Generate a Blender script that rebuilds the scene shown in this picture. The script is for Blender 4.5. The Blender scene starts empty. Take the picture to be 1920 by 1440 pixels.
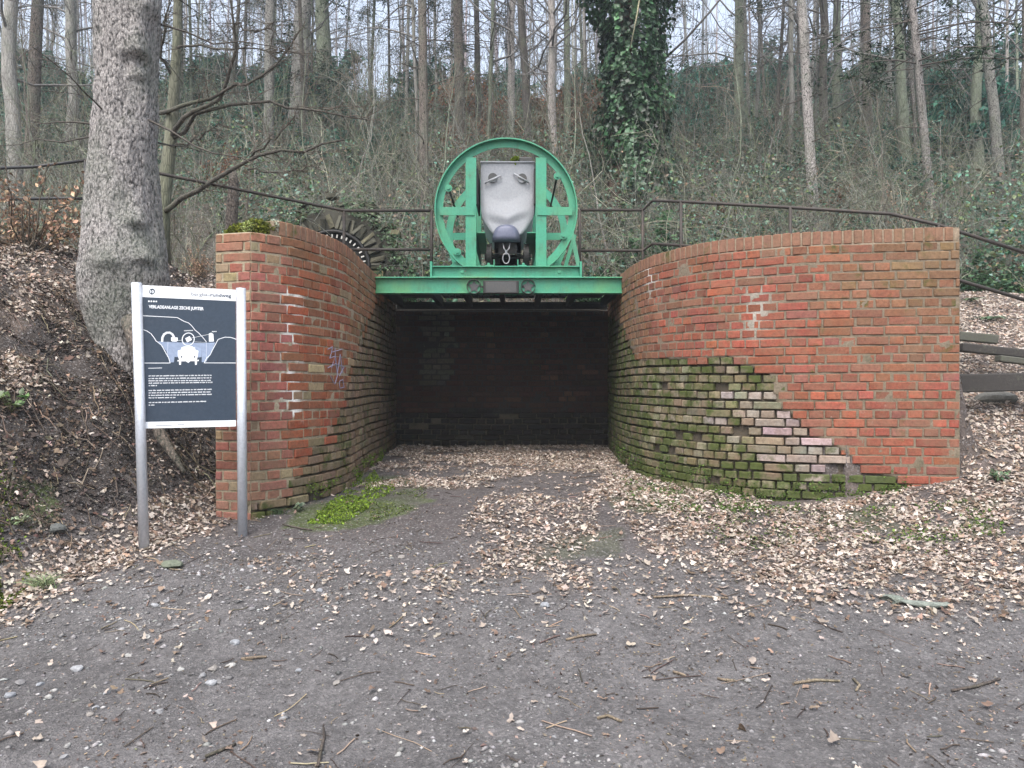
import bpy, math, random
import numpy as np
from mathutils import Vector, Matrix

# ------------------------------------------------------------------ camera, world, sun, exposure
SC = bpy.context.scene
COL = SC.collection
F_PX, EYE = 1450.0, 1.45          # focal length in px of the 1920 px wide photo, eye height
cam_d = bpy.data.cameras.new('camera'); cam = bpy.data.objects.new('camera', cam_d); COL.objects.link(cam)
cam.location = (0, 0, EYE); cam.rotation_euler = (math.radians(90), 0, 0)
cam_d.sensor_width = 36.0; cam_d.lens = F_PX/1920*36; cam_d.clip_start = 0.05; cam_d.clip_end = 600
SC.camera = cam
SUN_EL, SUN_AZ = math.radians(58), math.radians(200)     # high, veiled, from behind the camera
world = bpy.data.worlds.new('World'); SC.world = world; world.use_nodes = True
wn = world.node_tree; wn.nodes.clear()
w_out = wn.nodes.new('ShaderNodeOutputWorld'); w_bg = wn.nodes.new('ShaderNodeBackground')
w_sky = wn.nodes.new('ShaderNodeTexSky'); w_sky.sky_type = 'NISHITA'; w_sky.sun_disc = False
w_sky.sun_elevation = SUN_EL; w_sky.sun_rotation = SUN_AZ
w_sky.air_density = 1.0; w_sky.dust_density = 4.0; w_sky.ozone_density = 1.0
w_hs = wn.nodes.new('ShaderNodeHueSaturation'); w_hs.inputs['Saturation'].default_value = 0.55   # overcast: paler than clear sky
wn.links.new(w_sky.outputs[0], w_hs.inputs['Color']); wn.links.new(w_hs.outputs[0], w_bg.inputs['Color'])
w_bg.inputs['Strength'].default_value = 0.15
wn.links.new(w_bg.outputs[0], w_out.inputs['Surface'])
sun_d = bpy.data.lights.new('sun', 'SUN'); sun = bpy.data.objects.new('sun', sun_d); COL.objects.link(sun)
sun_d.energy = 1.1; sun_d.angle = math.radians(40); sun_d.color = (1.0, 0.98, 0.96)
sun.rotation_euler = (math.radians(32), 0, math.radians(-20))
SC.view_settings.view_transform = 'Standard'; SC.view_settings.look = 'None'
SC.view_settings.exposure = 1.5; SC.view_settings.gamma = 1.0
SC.cycles.use_denoising = True
SC.cycles.max_bounces = 6; SC.cycles.diffuse_bounces = 3; SC.cycles.transparent_max_bounces = 8

rng = np.random.default_rng(7); R = random.Random(11)

# ------------------------------------------------------------------ helpers
def W(px, py, Y):                      # photo pixel at depth Y
    return np.array([(px-960)/F_PX*Y, Y, EYE-(py-720)/F_PX*Y])
def proj(x, y, z): return 960+x/y*F_PX, 720-(z-EYE)/y*F_PX

def hash2(ix, iy, s=0):
    h = (ix.astype(np.int64)*374761393 + iy.astype(np.int64)*668265263 + s*1442695041) & 0x7fffffff
    h = ((h ^ (h >> 13))*1274126177) & 0x7fffffff
    return ((h ^ (h >> 16)) & 0xffff)/65535.0
def vnoise(x, y, s=0):
    x = np.asarray(x, float); y = np.asarray(y, float)
    x0 = np.floor(x); y0 = np.floor(y); fx = x-x0; fy = y-y0
    fx = fx*fx*(3-2*fx); fy = fy*fy*(3-2*fy)
    a = hash2(x0, y0, s); b = hash2(x0+1, y0, s); c = hash2(x0, y0+1, s); d = hash2(x0+1, y0+1, s)
    return (a*(1-fx)+b*fx)*(1-fy)+(c*(1-fx)+d*fx)*fy
def fbm(x, y, o=4, s=0):
    t = 0; a = .5; n = 0
    x = np.asarray(x, float); y = np.asarray(y, float)
    for i in range(o):
        t = t+a*vnoise(x*2**i+i*17.3, y*2**i+i*9.1, s+i); n += a; a *= .5
    return t/n
def sstep(a, b, x):
    t = np.clip((np.asarray(x, float)-a)/(b-a), 0, 1); return t*t*(3-2*t)

def in_poly(px, py, poly):
    px = np.asarray(px, float); py = np.asarray(py, float); r = np.zeros(np.broadcast(px, py).shape, bool)
    n = len(poly)
    for i in range(n):
        x1, y1 = poly[i]; x2, y2 = poly[(i+1) % n]
        c = ((y1 > py) != (y2 > py)) & (px < (x2-x1)*(py-y1)/((y2-y1) if y2 != y1 else 1e-9)+x1)
        r ^= c
    return r

class MB:                              # collects shapes; build() links ONE mesh object
    def __init__(s): s.v = []; s.f = []
    def add(s, v, f):
        o = len(s.v); s.v += [tuple(map(float, p)) for p in v]; s.f += [tuple(i+o for i in q) for q in f]; return s
    def box(s, c, d, rot=None):
        c = Vector(c); h = [x/2 for x in d]; pts = []
        for k in ((-1,-1,-1),(1,-1,-1),(1,1,-1),(-1,1,-1),(-1,-1,1),(1,-1,1),(1,1,1),(-1,1,1)):
            p = Vector((k[0]*h[0], k[1]*h[1], k[2]*h[2]))
            if rot: p = rot @ p
            pts.append(c+p)
        return s.add(pts, [(0,3,2,1),(4,5,6,7),(0,1,5,4),(1,2,6,5),(2,3,7,6),(3,0,4,7)])
    def bx(s, a, b):
        return s.box([(a[i]+b[i])/2 for i in range(3)], [abs(b[i]-a[i]) for i in range(3)])
    def bar(s, a, b, w, t, up=(0,0,1)):
        a = Vector(a); b = Vector(b); d = (b-a); L = d.length; d.normalize()
        u = Vector(up); x = d.cross(u); x = x.normalized() if x.length > 1e-5 else Vector((1,0,0)); y = x.cross(d)
        m = Matrix((x, d, y)).transposed()
        return s.box((a+b)/2, (w, L, t), m)
    def tube(s, pts, rad, n=8, caps=True):
        pts = [Vector(p) for p in pts]; k = len(pts)
        rad = [rad]*k if isinstance(rad, (int, float)) else list(rad)
        vs = []; prev = None
        for i, p in enumerate(pts):
            d = (pts[min(i+1,k-1)]-pts[max(i-1,0)]).normalized()
            if prev is None:
                x = d.cross(Vector((0,0,1)) if abs(d.z) < .9 else Vector((1,0,0))).normalized()
            else:
                x = (prev-d*prev.dot(d)).normalized()
            prev = x; y = d.cross(x)
            for j in range(n):
                a = 2*math.pi*j/n; vs.append(p+(x*math.cos(a)+y*math.sin(a))*rad[i])
        fs = [(i*n+j, i*n+(j+1)%n, (i+1)*n+(j+1)%n, (i+1)*n+j) for i in range(k-1) for j in range(n)]
        if caps: fs += [tuple(range(n))[::-1], tuple((k-1)*n+j for j in range(n))]
        return s.add(vs, fs)
    def disc(s, c, r, depth, n=24, axis='y', a0=0, a1=2*math.pi):
        c = Vector(c); full = abs(a1-a0-2*math.pi) < 1e-4; m = n if full else n+1
        P = lambda a, o: c+(Vector((math.cos(a)*r, o, math.sin(a)*r)) if axis == 'y' else Vector((o, math.cos(a)*r, math.sin(a)*r)))
        A = [a0+(a1-a0)*i/n for i in range(m)]
        vs = [P(a, -depth/2) for a in A]+[P(a, depth/2) for a in A]
        fs = [tuple(range(m)), tuple(range(m, 2*m))[::-1]]
        for i in range(m if full else m-1): j = (i+1) % m; fs.append((j, i, m+i, m+j))
        if not full: fs.append((0, m-1, 2*m-1, m))
        return s.add(vs, fs)
    def ring(s, c, r0, r1, depth, n=64):
        c = Vector(c); vs = []
        for r, o in ((r0,-1),(r1,-1),(r1,1),(r0,1)):
            for i in range(n):
                a = 2*math.pi*i/n; vs.append(c+Vector((math.cos(a)*r, o*depth/2, math.sin(a)*r)))
        fs = []
        for k in range(4):
            l = (k+1) % 4
            for i in range(n): j = (i+1) % n; fs.append((k*n+i, l*n+i, l*n+j, k*n+j))
        return s.add(vs, fs)
    def torus(s, c, rx, rz, t, n=24, m=8):
        pts = [(c[0]+rx*math.cos(2*math.pi*i/n), c[1], c[2]+rz*math.sin(2*math.pi*i/n)) for i in range(n+1)]
        return s.tube(pts, t, m, False)
    def build(s, name, mat, parent=None, smooth=False, bevel=0):
        me = bpy.data.meshes.new(name); me.from_pydata(s.v, [], s.f); me.update()
        import bmesh
        bm = bmesh.new(); bm.from_mesh(me); bmesh.ops.recalc_face_normals(bm, faces=bm.faces); bm.to_mesh(me); bm.free()
        return link(name, me, mat, parent, smooth, bevel)

def link(name, me, mat, parent=None, smooth=False, bevel=0):
    if mat is not None and len(me.materials) == 0: me.materials.append(MAT[mat] if isinstance(mat, str) else mat)
    if smooth: me.polygons.foreach_set('use_smooth', [True]*len(me.polygons))
    o = bpy.data.objects.new(name, me); COL.objects.link(o)
    if parent is not None:
        o.parent = parent; o.matrix_parent_inverse = parent.matrix_world.inverted() if parent.type == 'EMPTY' else Matrix()
    if bevel:
        m = o.modifiers.new('bevel', 'BEVEL'); m.width = bevel; m.segments = 2; m.limit_method = 'ANGLE'
    return o
def thing(name, label, cat, loc=(0,0,0), group=None, rz=0):
    o = bpy.data.objects.new(name, None); COL.objects.link(o); o.empty_display_size = .1
    o.location = loc; o.rotation_euler = (0,0,rz)
    o.matrix_world = Matrix.Translation(loc) @ Matrix.Rotation(rz, 4, 'Z')
    return tag(o, label, cat, group)
def tag(o, label, cat, group=None):
    o['label'] = label; o['category'] = cat
    if group: o['group'] = group
    return o
def struct(o): o['kind'] = 'structure'; return o
def stuff(o, label=None, cat=None):
    o['kind'] = 'stuff'
    if label: o['label'] = label; o['category'] = cat
    return o

def np_mesh(name, V, T, col=None, k=3):
    """V (n,3), T (m,k) -> mesh; col (n,4) point colours in the attribute 'tint'"""
    me = bpy.data.meshes.new(name); V = np.asarray(V, np.float32); T = np.asarray(T, np.int32); k = T.shape[1]
    me.vertices.add(len(V)); me.vertices.foreach_set('co', V.ravel())
    me.loops.add(T.size); me.loops.foreach_set('vertex_index', T.ravel())
    me.polygons.add(len(T)); me.polygons.foreach_set('loop_start', np.arange(0, T.size, k, dtype=np.int32))
    me.polygons.foreach_set('loop_total', np.full(len(T), k, np.int32))
    me.update(calc_edges=True)
    if col is not None:
        at = me.attributes.new('tint', 'FLOAT_COLOR', 'POINT'); c = np.asarray(col, np.float32)
        if c.shape[1] == 3: c = np.hstack([c, np.ones((len(c),1), np.float32)])
        at.data.foreach_set('color', c.ravel())
    return me

def np_tubes(P, Rr, n=3, col=None):
    """P (N,K,3) paths, Rr (N,K) radii -> V, quads, colours"""
    N, K, _ = P.shape
    d = np.empty_like(P); d[:,1:-1] = P[:,2:]-P[:,:-2]; d[:,0] = P[:,1]-P[:,0]; d[:,-1] = P[:,-1]-P[:,-2]
    d /= np.linalg.norm(d, axis=2, keepdims=True)+1e-9
    ref = np.where(np.abs(d[:,:1,2:3]) < .8, np.array([0,0,1.]), np.array([1.,0,0]))
    x = np.cross(d, np.broadcast_to(ref, d.shape)); x /= np.linalg.norm(x, axis=2, keepdims=True)+1e-9
    y = np.cross(d, x)
    a = np.arange(n)*2*math.pi/n
    V = P[:,:,None,:]+(x[:,:,None,:]*np.cos(a)[None,None,:,None]+y[:,:,None,:]*np.sin(a)[None,None,:,None])*Rr[:,:,None,None]
    V = V.reshape(-1,3)
    base = (np.arange(N)*K*n)[:,None,None]; i = (np.arange(K-1)*n)[None,:,None]; j = np.arange(n)[None,None,:]; j2 = (j+1) % n
    Q = np.stack([base+i+j, base+i+j2, base+i+n+j2, base+i+n+j], -1).reshape(-1,4)
    C = None if col is None else np.repeat(col, K*n, axis=0)
    return V, Q, C

def np_leaves(C, size, col, nrm=None, aspect=.62, curl=.25, r=rng, tilt=.6):
    """folded leaves: 5 verts, 4 triangles each"""
    N = len(C); size = np.broadcast_to(size, (N,)).astype(float)
    if nrm is None: nrm = np.tile(np.array([0,0,1.]), (N,1))
    nn = nrm+r.normal(0, tilt, (N,3)); nn /= np.linalg.norm(nn, axis=1, keepdims=True)+1e-9
    t = r.normal(0,1,(N,3)); t -= nn*(t*nn).sum(1, keepdims=True); t /= np.linalg.norm(t, axis=1, keepdims=True)+1e-9
    b = np.cross(nn, t); w = size*aspect*r.uniform(.75,1.25,N)*.5; cu = r.normal(curl, .25, N)*size
    S = size[:,None]
    base = C-t*S*.5; tip = C+t*S*.5+nn*(r.normal(0,.15,N)*size)[:,None]
    mid = C-nn*(cu*.35)[:,None]
    L = C+b*w[:,None]+nn*(cu*.3)[:,None]; Rr = C-b*w[:,None]+nn*(cu*.3*r.uniform(.2,1.4,N))[:,None]
    V = np.stack([base, L, tip, Rr, mid], 1).reshape(-1,3)
    o = (np.arange(N)*5)[:,None]
    T = np.stack([o+np.array([0,4,1]), o+np.array([1,4,2]), o+np.array([0,3,4]), o+np.array([4,3,2])], 1).reshape(-1,3)
    return V, T, np.repeat(col, 5, axis=0)

def np_oak(C, size, col, nrm, r, tilt=.4):
    """lobed, curled dead leaves: 10 verts, 9 triangles round the midrib"""
    N = len(C); nn = nrm+r.normal(0, tilt, (N,3)); nn /= np.linalg.norm(nn, axis=1, keepdims=True)+1e-9
    t = r.normal(0,1,(N,3)); t -= nn*(t*nn).sum(1, keepdims=True); t /= np.linalg.norm(t, axis=1, keepdims=True)+1e-9; b = np.cross(nn, t)
    o = np.array([(-.55,0),(-.30,.17),(-.12,.13),(.08,.30),(.28,.17),(.52,.04),(.30,-.19),(.06,-.29),(-.12,-.12),(-.32,-.18)])
    u = o[None,:,0]+r.normal(0,.05,(N,10)); w = o[None,:,1]*r.uniform(.7,1.35,(N,1))+r.normal(0,.035,(N,10))
    k1 = r.normal(.35,.6,(N,1)); k2 = r.normal(.2,.4,(N,1)); h = k1*w*w*2.2+k2*u*u+r.normal(0,.03,(N,10))
    S = size[:,None,None]; V = C[:,None,:]+S*(u[...,None]*t[:,None,:]+w[...,None]*b[:,None,:]+h[...,None]*nn[:,None,:])
    f = np.array([(0,1,9),(1,2,8),(1,8,9),(2,3,7),(2,7,8),(3,4,6),(3,6,7),(4,5,6)])
    T = (np.arange(N)*10)[:,None,None]+f[None]
    return V.reshape(-1,3), T.reshape(-1,3), np.repeat(col, 10, axis=0)

def vary(base, N, s=.25, r=rng, hue=.06):
    base = np.asarray(base, float); k = np.exp(r.normal(0, s, (N,1)))
    return np.clip(base[None]*k*(1+r.normal(0, hue, (N,3))), .004, .9)

# ------------------------------------------------------------------ materials
MAT = {}
def new_mat(name):
    m = bpy.data.materials.new(name); m.use_nodes = True; t = m.node_tree; t.nodes.clear()
    o = t.nodes.new('ShaderNodeOutputMaterial'); b = t.nodes.new('ShaderNodeBsdfPrincipled')
    t.links.new(b.outputs[0], o.inputs['Surface']); MAT[name] = m
    return m, t, b, o
def N(t, kind, **kw):
    n = t.nodes.new(kind)
    for k, v in kw.items():
        if k.startswith('_'): setattr(n, k[1:], v)
        else: n.inputs[k.replace('9',' ')].default_value = v
    return n
def noise(t, vec, scale, detail=4, rough=.55):
    n = N(t, 'ShaderNodeTexNoise', Scale=scale, Detail=detail, Roughness=rough); t.links.new(vec, n.inputs['Vector']); return n.outputs['Fac']
def ramp(t, fac, stops):
    n = t.nodes.new('ShaderNodeValToRGB'); e = n.color_ramp.elements
    while len(e) < len(stops): e.new(.5)
    for i, (p, c) in enumerate(stops):
        e[i].position = p; e[i].color = (c if isinstance(c, tuple) else (c,c,c))+(1,) if not (isinstance(c, tuple) and len(c) == 4) else c
    t.links.new(fac, n.inputs[0]); return n.outputs[0]
def mix(t, fac, a, b, mode='MIX'):
    n = t.nodes.new('ShaderNodeMix'); n.data_type = 'RGBA'; n.blend_type = mode; n.clamp_factor = True
    for s, v in ((n.inputs[0], fac), (n.inputs[6], a), (n.inputs[7], b)):
        if isinstance(v, (int, float)): s.default_value = v
        elif isinstance(v, tuple): s.default_value = v+(1,)
        else: t.links.new(v, s)
    return n.outputs[2]
def math_(t, op, a, b=0.0):
    n = t.nodes.new('ShaderNodeMath'); n.operation = op
    for s, v in ((n.inputs[0], a), (n.inputs[1], b)):
        if isinstance(v, (int, float)): s.default_value = v
        else: t.links.new(v, s)
    return n.outputs[0]
def bump(t, b, h, strength=.4, dist=.01):
    n = N(t, 'ShaderNodeBump', Strength=strength, Distance=dist); t.links.new(h, n.inputs['Height']); t.links.new(n.outputs[0], b.inputs['Normal'])
def pos(t): return t.nodes.new('ShaderNodeNewGeometry').outputs['Position']
def objco(t): return t.nodes.new('ShaderNodeTexCoord').outputs['Object']
def attr(t, name='tint'):
    n = t.nodes.new('ShaderNodeAttribute'); n.attribute_name = name; return n

# bricks: colour from the object's colour or, in the joined part, from 'tint'; alpha = how mossy
def brick_mat(name_, film):
    m, t, b, o = new_mat(name_)
    P_ = pos(t); oi = t.nodes.new('ShaderNodeObjectInfo'); at = attr(t)
    base = mix(t, 1.0, oi.outputs['Color'], at.outputs['Color'], 'ADD')
    alpha = math_(t, 'ADD', oi.outputs['Alpha'], attr(t, 'moss').outputs['Fac'])
    n1 = noise(t, P_, 38, 5, .65); n2 = noise(t, P_, 7, 4); n3 = noise(t, P_, 170, 3); n4 = noise(t, P_, 16, 5, .7)
    c = mix(t, 1.0, base, ramp(t, n1, [(.25, .55), (.5, .95), (.75, 1.3)]), 'MULTIPLY')
    c = mix(t, ramp(t, n2, [(.45, 0.), (.72, .42*film)]), c, (.14,.088,.046))                 # brown film
    n5 = noise(t, P_, 90, 4, .75)
    c = mix(t, ramp(t, math_(t, 'ADD', math_(t, 'MULTIPLY', n5, .6), math_(t, 'MULTIPLY', n2, .4)), [(.42, 0.), (.62, .26*film)]), c, (.25,.17,.125))   # mortar dust
    c = mix(t, ramp(t, n4, [(.64, 0.), (.78, .55*film)]), c, (.40,.35,.30))                   # lime and old mortar smears
    n6 = noise(t, P_, 5.5, 6, .68)
    moss = ramp(t, math_(t, 'ADD', math_(t, 'MULTIPLY', alpha, .55), math_(t, 'MULTIPLY', math_(t, 'SUBTRACT', n6, .5), 1.6)), [(.24, 0.), (.46, .90)])
    c = mix(t, moss, c, mix(t, n1, (.022,.034,.008), (.080,.105,.022)))
    t.links.new(c, b.inputs['Base Color']); b.inputs['Roughness'].default_value = .92; b.inputs['Specular IOR Level'].default_value = .25
    bump(t, b, math_(t, 'ADD', n1, math_(t, 'MULTIPLY', n3, .5)), .55, .006)
brick_mat('brick', 1.0); brick_mat('soot_shade_brick', .06)  # second one, nearly without film, for back wall colours holding soot and recess shade

m, t, b, o = new_mat('mortar')
P_ = pos(t); at = attr(t); n1 = noise(t, P_, 60, 5, .7); n2 = noise(t, P_, 9, 4)
c = mix(t, 1.0, at.outputs['Color'], ramp(t, n1, [(.25,.6),(.75,1.3)]), 'MULTIPLY')
c = mix(t, ramp(t, n2, [(.52,0.),(.7,.6)]), c, mix(t, 1.0, c, (.42,.48,.36), 'MULTIPLY'))
t.links.new(c, b.inputs['Base Color']); b.inputs['Roughness'].default_value = .95
bump(t, b, n1, .7, .01)

# generic: point colour 'tint' with slight variation
def tint_mat(name, rough=.8, scale=25, trans=0, bmp=0, spec=.3):
    m, t, b, o = new_mat(name); at = attr(t); P_ = pos(t)
    nz = noise(t, P_, scale, 4, .6)
    c = mix(t, 1.0, at.outputs['Color'], ramp(t, nz, [(.25,.7),(.75,1.25)]), 'MULTIPLY')
    t.links.new(c, b.inputs['Base Color']); b.inputs['Roughness'].default_value = rough; b.inputs['Specular IOR Level'].default_value = spec
    if bmp: bump(t, b, nz, bmp, .01)
    if trans:
        tr = t.nodes.new('ShaderNodeBsdfTranslucent'); t.links.new(c, tr.inputs['Color'])
        mx = t.nodes.new('ShaderNodeMixShader'); mx.inputs[0].default_value = trans
        t.links.new(b.outputs[0], mx.inputs[1]); t.links.new(tr.outputs[0], mx.inputs[2]); t.links.new(mx.outputs[0], o.inputs['Surface'])
tint_mat('leaf', .75, 30, .2); tint_mat('green_leaf', .45, 20, .2, spec=.5); tint_mat('twig', .85, 20)
tint_mat('pebble', .8, 60, 0, .5); tint_mat('stone', .9, 22, 0, .8); tint_mat('moss', .95, 60, .1)

# ground: colour zones from 'tint', grain from noise
m, t, b, o = new_mat('soil')
P_ = pos(t); at = attr(t); n1 = noise(t, P_, 30, 6, .7); n2 = noise(t, P_, 130, 4, .7); n3 = noise(t, P_, 5, 4)
vo = N(t, 'ShaderNodeTexVoronoi', Scale=85.0); t.links.new(P_, vo.inputs['Vector'])
c = mix(t, 1.0, at.outputs['Color'], ramp(t, n1, [(.25,.5),(.5,1.),(.75,1.5)]), 'MULTIPLY')
c = mix(t, 1.0, c, ramp(t, n3, [(.3,.75),(.7,1.2)]), 'MULTIPLY')
c = mix(t, ramp(t, vo.outputs['Color'], [(.70,0.),(.86,.50)]), c, (.26,.245,.24))
t.links.new(c, b.inputs['Base Color']); b.inputs['Roughness'].default_value = .9
bump(t, b, math_(t, 'ADD', math_(t, 'ADD', n1, n2), math_(t, 'MULTIPLY', vo.outputs['Distance'], .7)), .8, .02)

# bark: object colour, vertical furrows, green algae
def bark(name, sc=(14,14,3), algae=.25, bm_=.8, d=.02):
    m, t, b, o = new_mat(name); oc = objco(t); oi = t.nodes.new('ShaderNodeObjectInfo')
    mp = N(t, 'ShaderNodeMapping', Scale=sc); t.links.new(oc, mp.inputs['Vector']); v = mp.outputs[0]
    n1 = noise(t, v, 1.0, 6, .7); n2 = noise(t, oc, 2.2, 4)
    vo = N(t, 'ShaderNodeTexVoronoi', Scale=2.2); vo.feature = 'DISTANCE_TO_EDGE'; t.links.new(v, vo.inputs['Vector'])
    e = ramp(t, vo.outputs['Distance'], [(0.0,.40),(.10,1.)])
    c = mix(t, 1.0, oi.outputs['Color'], ramp(t, n1, [(.25,.55),(.5,1.),(.75,1.4)]), 'MULTIPLY')
    c = mix(t, .8, c, e, 'MULTIPLY')
    c = mix(t, ramp(t, n2, [(.5,0.),(.72,algae)]), c, (.13,.17,.085))
    t.links.new(c, b.inputs['Base Color']); b.inputs['Roughness'].default_value = .9
    bump(t, b, math_(t, 'ADD', n1, vo.outputs['Distance']), bm_, d)
bark('bark')
m, t, b, o = new_mat('spruce_bark'); oc = objco(t); oi = t.nodes.new('ShaderNodeObjectInfo')
mp = N(t, 'ShaderNodeMapping', Scale=(62,62,30)); t.links.new(oc, mp.inputs['Vector']); mp2 = N(t, 'ShaderNodeMapping', Scale=(34,34,9)); t.links.new(oc, mp2.inputs['Vector'])
n1 = noise(t, mp.outputs[0], 1.0, 5, .7); n2 = noise(t, mp2.outputs[0], 1.0, 5, .65); n3 = noise(t, oc, 1.6, 4)
vo = N(t, 'ShaderNodeTexVoronoi', Scale=.9, Randomness=1.0); t.links.new(mp.outputs[0], vo.inputs['Vector'])
hgt = math_(t, 'ADD', math_(t, 'ADD', n1, math_(t, 'MULTIPLY', n2, .8)), math_(t, 'MULTIPLY', vo.outputs['Distance'], -.5))
c = mix(t, 1.0, oi.outputs['Color'], ramp(t, hgt, [(.42,.18),(.56,.70),(.70,1.05),(.92,1.45)]), 'MULTIPLY')
c = mix(t, ramp(t, n3, [(.46,0.),(.66,.45)]), c, (.155,.185,.135))
t.links.new(c, b.inputs['Base Color']); b.inputs['Roughness'].default_value = .92
bump(t, b, hgt, 1.0, .035)

def paint(name, col, rough=.5, metal=0., dirt=(.10,.08,.05), amount=.35, yellow=0., bmp=.15):
    m, t, b, o = new_mat(name); P_ = pos(t); n1 = noise(t, P_, 6, 5, .65); n2 = noise(t, P_, 45, 5, .7); n3 = noise(t, P_, 2.3, 3)
    c = mix(t, 1.0, col, ramp(t, n2, [(.3,.82),(.7,1.12)]), 'MULTIPLY')
    if yellow: c = mix(t, ramp(t, n3, [(.45,0.),(.62,yellow)]), c, (.16,.28,.04))
    c = mix(t, ramp(t, math_(t, 'MULTIPLY', n1, n2), [(.27,0.),(.42,amount)]), c, dirt)
    if name.startswith('green_paint'):
        mp = N(t, 'ShaderNodeMapping', Scale=(40,40,4)); t.links.new(P_, mp.inputs['Vector']); st_ = noise(t, mp.outputs[0], 1.0, 4, .6); sp_ = noise(t, P_, 75, 4, .7)
        c = mix(t, ramp(t, math_(t, 'MULTIPLY', st_, n1), [(.28,0.),(.40,.45)]), c, mix(t, 1.0, c, (.45,.45,.42), 'MULTIPLY'))     # grime runs
        c = mix(t, ramp(t, math_(t, 'MULTIPLY', sp_, n1), [(.37,0.),(.42,.8)]), c, (.11,.05,.025))                                # rust specks
    t.links.new(c, b.inputs['Base Color']); b.inputs['Roughness'].default_value = rough; b.inputs['Metallic'].default_value = metal
    bump(t, b, n2, bmp, .004)
paint('green_paint', (.042,.245,.145), .5, yellow=.30)
paint('green_paint_plain', (.036,.255,.155), .5, yellow=.12)
paint('cart_grey', (.30,.31,.33), .62, 0., (.22,.21,.20), .4)
paint('cart_eye', (.26,.27,.28), .45, .2); paint('cart_dark', (.055,.055,.055), .6)
paint('buffer_blue', (.10,.11,.16), .5, .2); paint('black_iron', (.022,.021,.020), .6, .3, (.06,.04,.03), .5)
paint('rail_brown', (.038,.031,.026), .65, .2, (.10,.06,.035), .5); paint('rail_black', (.018,.018,.020), .5, .2)
paint('galvanised', (.60,.63,.68), .35, .45, (.35,.34,.30), .3); paint('chain_steel', (.30,.30,.31), .45, .7)
paint('sign_navy', (.030,.046,.070), .35, amount=.08, bmp=.02)
m, t, b, o = new_mat('sign_white'); nz_ = noise(t, pos(t), 14, 4); t.links.new(ramp(t, nz_, [(.3,(.78,.80,.82)),(.7,(.84,.86,.88))]), b.inputs['Base Color']); b.inputs['Roughness'].default_value = .4
paint('sign_blue', (.27,.33,.45), .4, amount=.05, bmp=.02); paint('sign_grey', (.17,.18,.20), .4, amount=0, bmp=0.)
paint('timber', (.035,.031,.028), .85, amount=.5, dirt=(.09,.09,.06), bmp=.6); paint('timber_mossy', (.075,.075,.060), .9, amount=.6, dirt=(.06,.075,.03), bmp=.6)
m, t, b, o = new_mat('wired_glass'); nz_ = noise(t, pos(t), 9, 5, .65); c = ramp(t, nz_, [(.3,(.30,.38,.40)),(.7,(.60,.70,.74))]); tr = t.nodes.new('ShaderNodeBsdfTranslucent'); t.links.new(c, tr.inputs['Color']); t.links.new(c, b.inputs['Base Color']); b.inputs['Roughness'].default_value = .3; mx = t.nodes.new('ShaderNodeMixShader'); mx.inputs[0].default_value = .7; t.links.new(b.outputs[0], mx.inputs[1]); t.links.new(tr.outputs[0], mx.inputs[2]); t.links.new(mx.outputs[0], o.inputs['Surface'])
paint('rubble', (.062,.058,.044), .9, amount=.5, dirt=(.05,.06,.03), bmp=.8)
paint('graffiti', (.26,.23,.30), .8); paint('dark_void', (.006,.006,.006), .9); paint('white_bar', (.62,.60,.55), .6); paint('steel_dark', (.030,.030,.028), .7, .3)

# ------------------------------------------------------------------ plan of the walls
def smooth_path(pts, step=.03):
    pts = [np.array(p, float) for p in pts]; out = []
    ex = [2*pts[0]-pts[1]]+pts+[2*pts[-1]-pts[-2]]
    for i in range(1, len(ex)-2):
        p0, p1, p2, p3 = ex[i-1:i+3]
        for u in np.linspace(0, 1, 16, endpoint=False):
            out.append(.5*((2*p1)+(-p0+p2)*u+(2*p0-5*p1+4*p2-p3)*u*u+(-p0+3*p1-3*p2+p3)*u**3))
    out.append(pts[-1]); out = np.array(out)
    s = np.r_[0, np.cumsum(np.linalg.norm(np.diff(out, axis=0), axis=1))]
    n = max(2, int(s[-1]/step)+1); q = np.linspace(0, s[-1], n)
    return np.c_[np.interp(q, s, out[:,0]), np.interp(q, s, out[:,1])]
class Path:
    def __init__(self, pts, curved=True):
        self.p = smooth_path(pts) if curved else np.array(pts, float)
        self.s = np.r_[0, np.cumsum(np.linalg.norm(np.diff(self.p, axis=0), axis=1))]; self.L = self.s[-1]
    def at(self, s):
        return np.stack([np.interp(s, self.s, self.p[:,0]), np.interp(s, self.s, self.p[:,1])], -1)
    def frame(self, s):
        a = self.at(np.clip(np.asarray(s)-.04, 0, self.L)); b = self.at(np.clip(np.asarray(s)+.04, 0, self.L))
        d = b-a; d = d/np.linalg.norm(d, axis=-1, keepdims=True)
        return d, np.stack([d[...,1], -d[...,0]], -1)          # tangent, visible-side normal

R_PTS = [(1.37,11.05),(1.31,9.9),(1.28,8.7),(1.37,7.93),(1.52,7.51),(1.76,7.06),(2.06,6.78),(2.43,6.55),(2.84,6.44),(3.26,6.38),(3.67,6.34)]
L_PTS = [(-2.01,5.95),(-1.90,6.05),(-1.755,6.27),(-1.65,6.58),(-1.565,6.95),(-1.535,7.35),(-1.55,7.95),(-1.585,8.87),(-1.605,9.55),(-1.65,11.05)]
PATH_R = Path(R_PTS); PATH_L = Path(L_PTS); PATH_B = Path([(-1.65,11.0),(1.37,11.0)], False)
PATH_RE = Path([(3.672,6.36),(3.672,6.66)], False); PATH_LE = Path([(-2.31,6.03),(-2.01,5.95)], False)
Z_TOP, COURSE, Z_BASE = 2.62, .077, .30
THICK = .30

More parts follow.
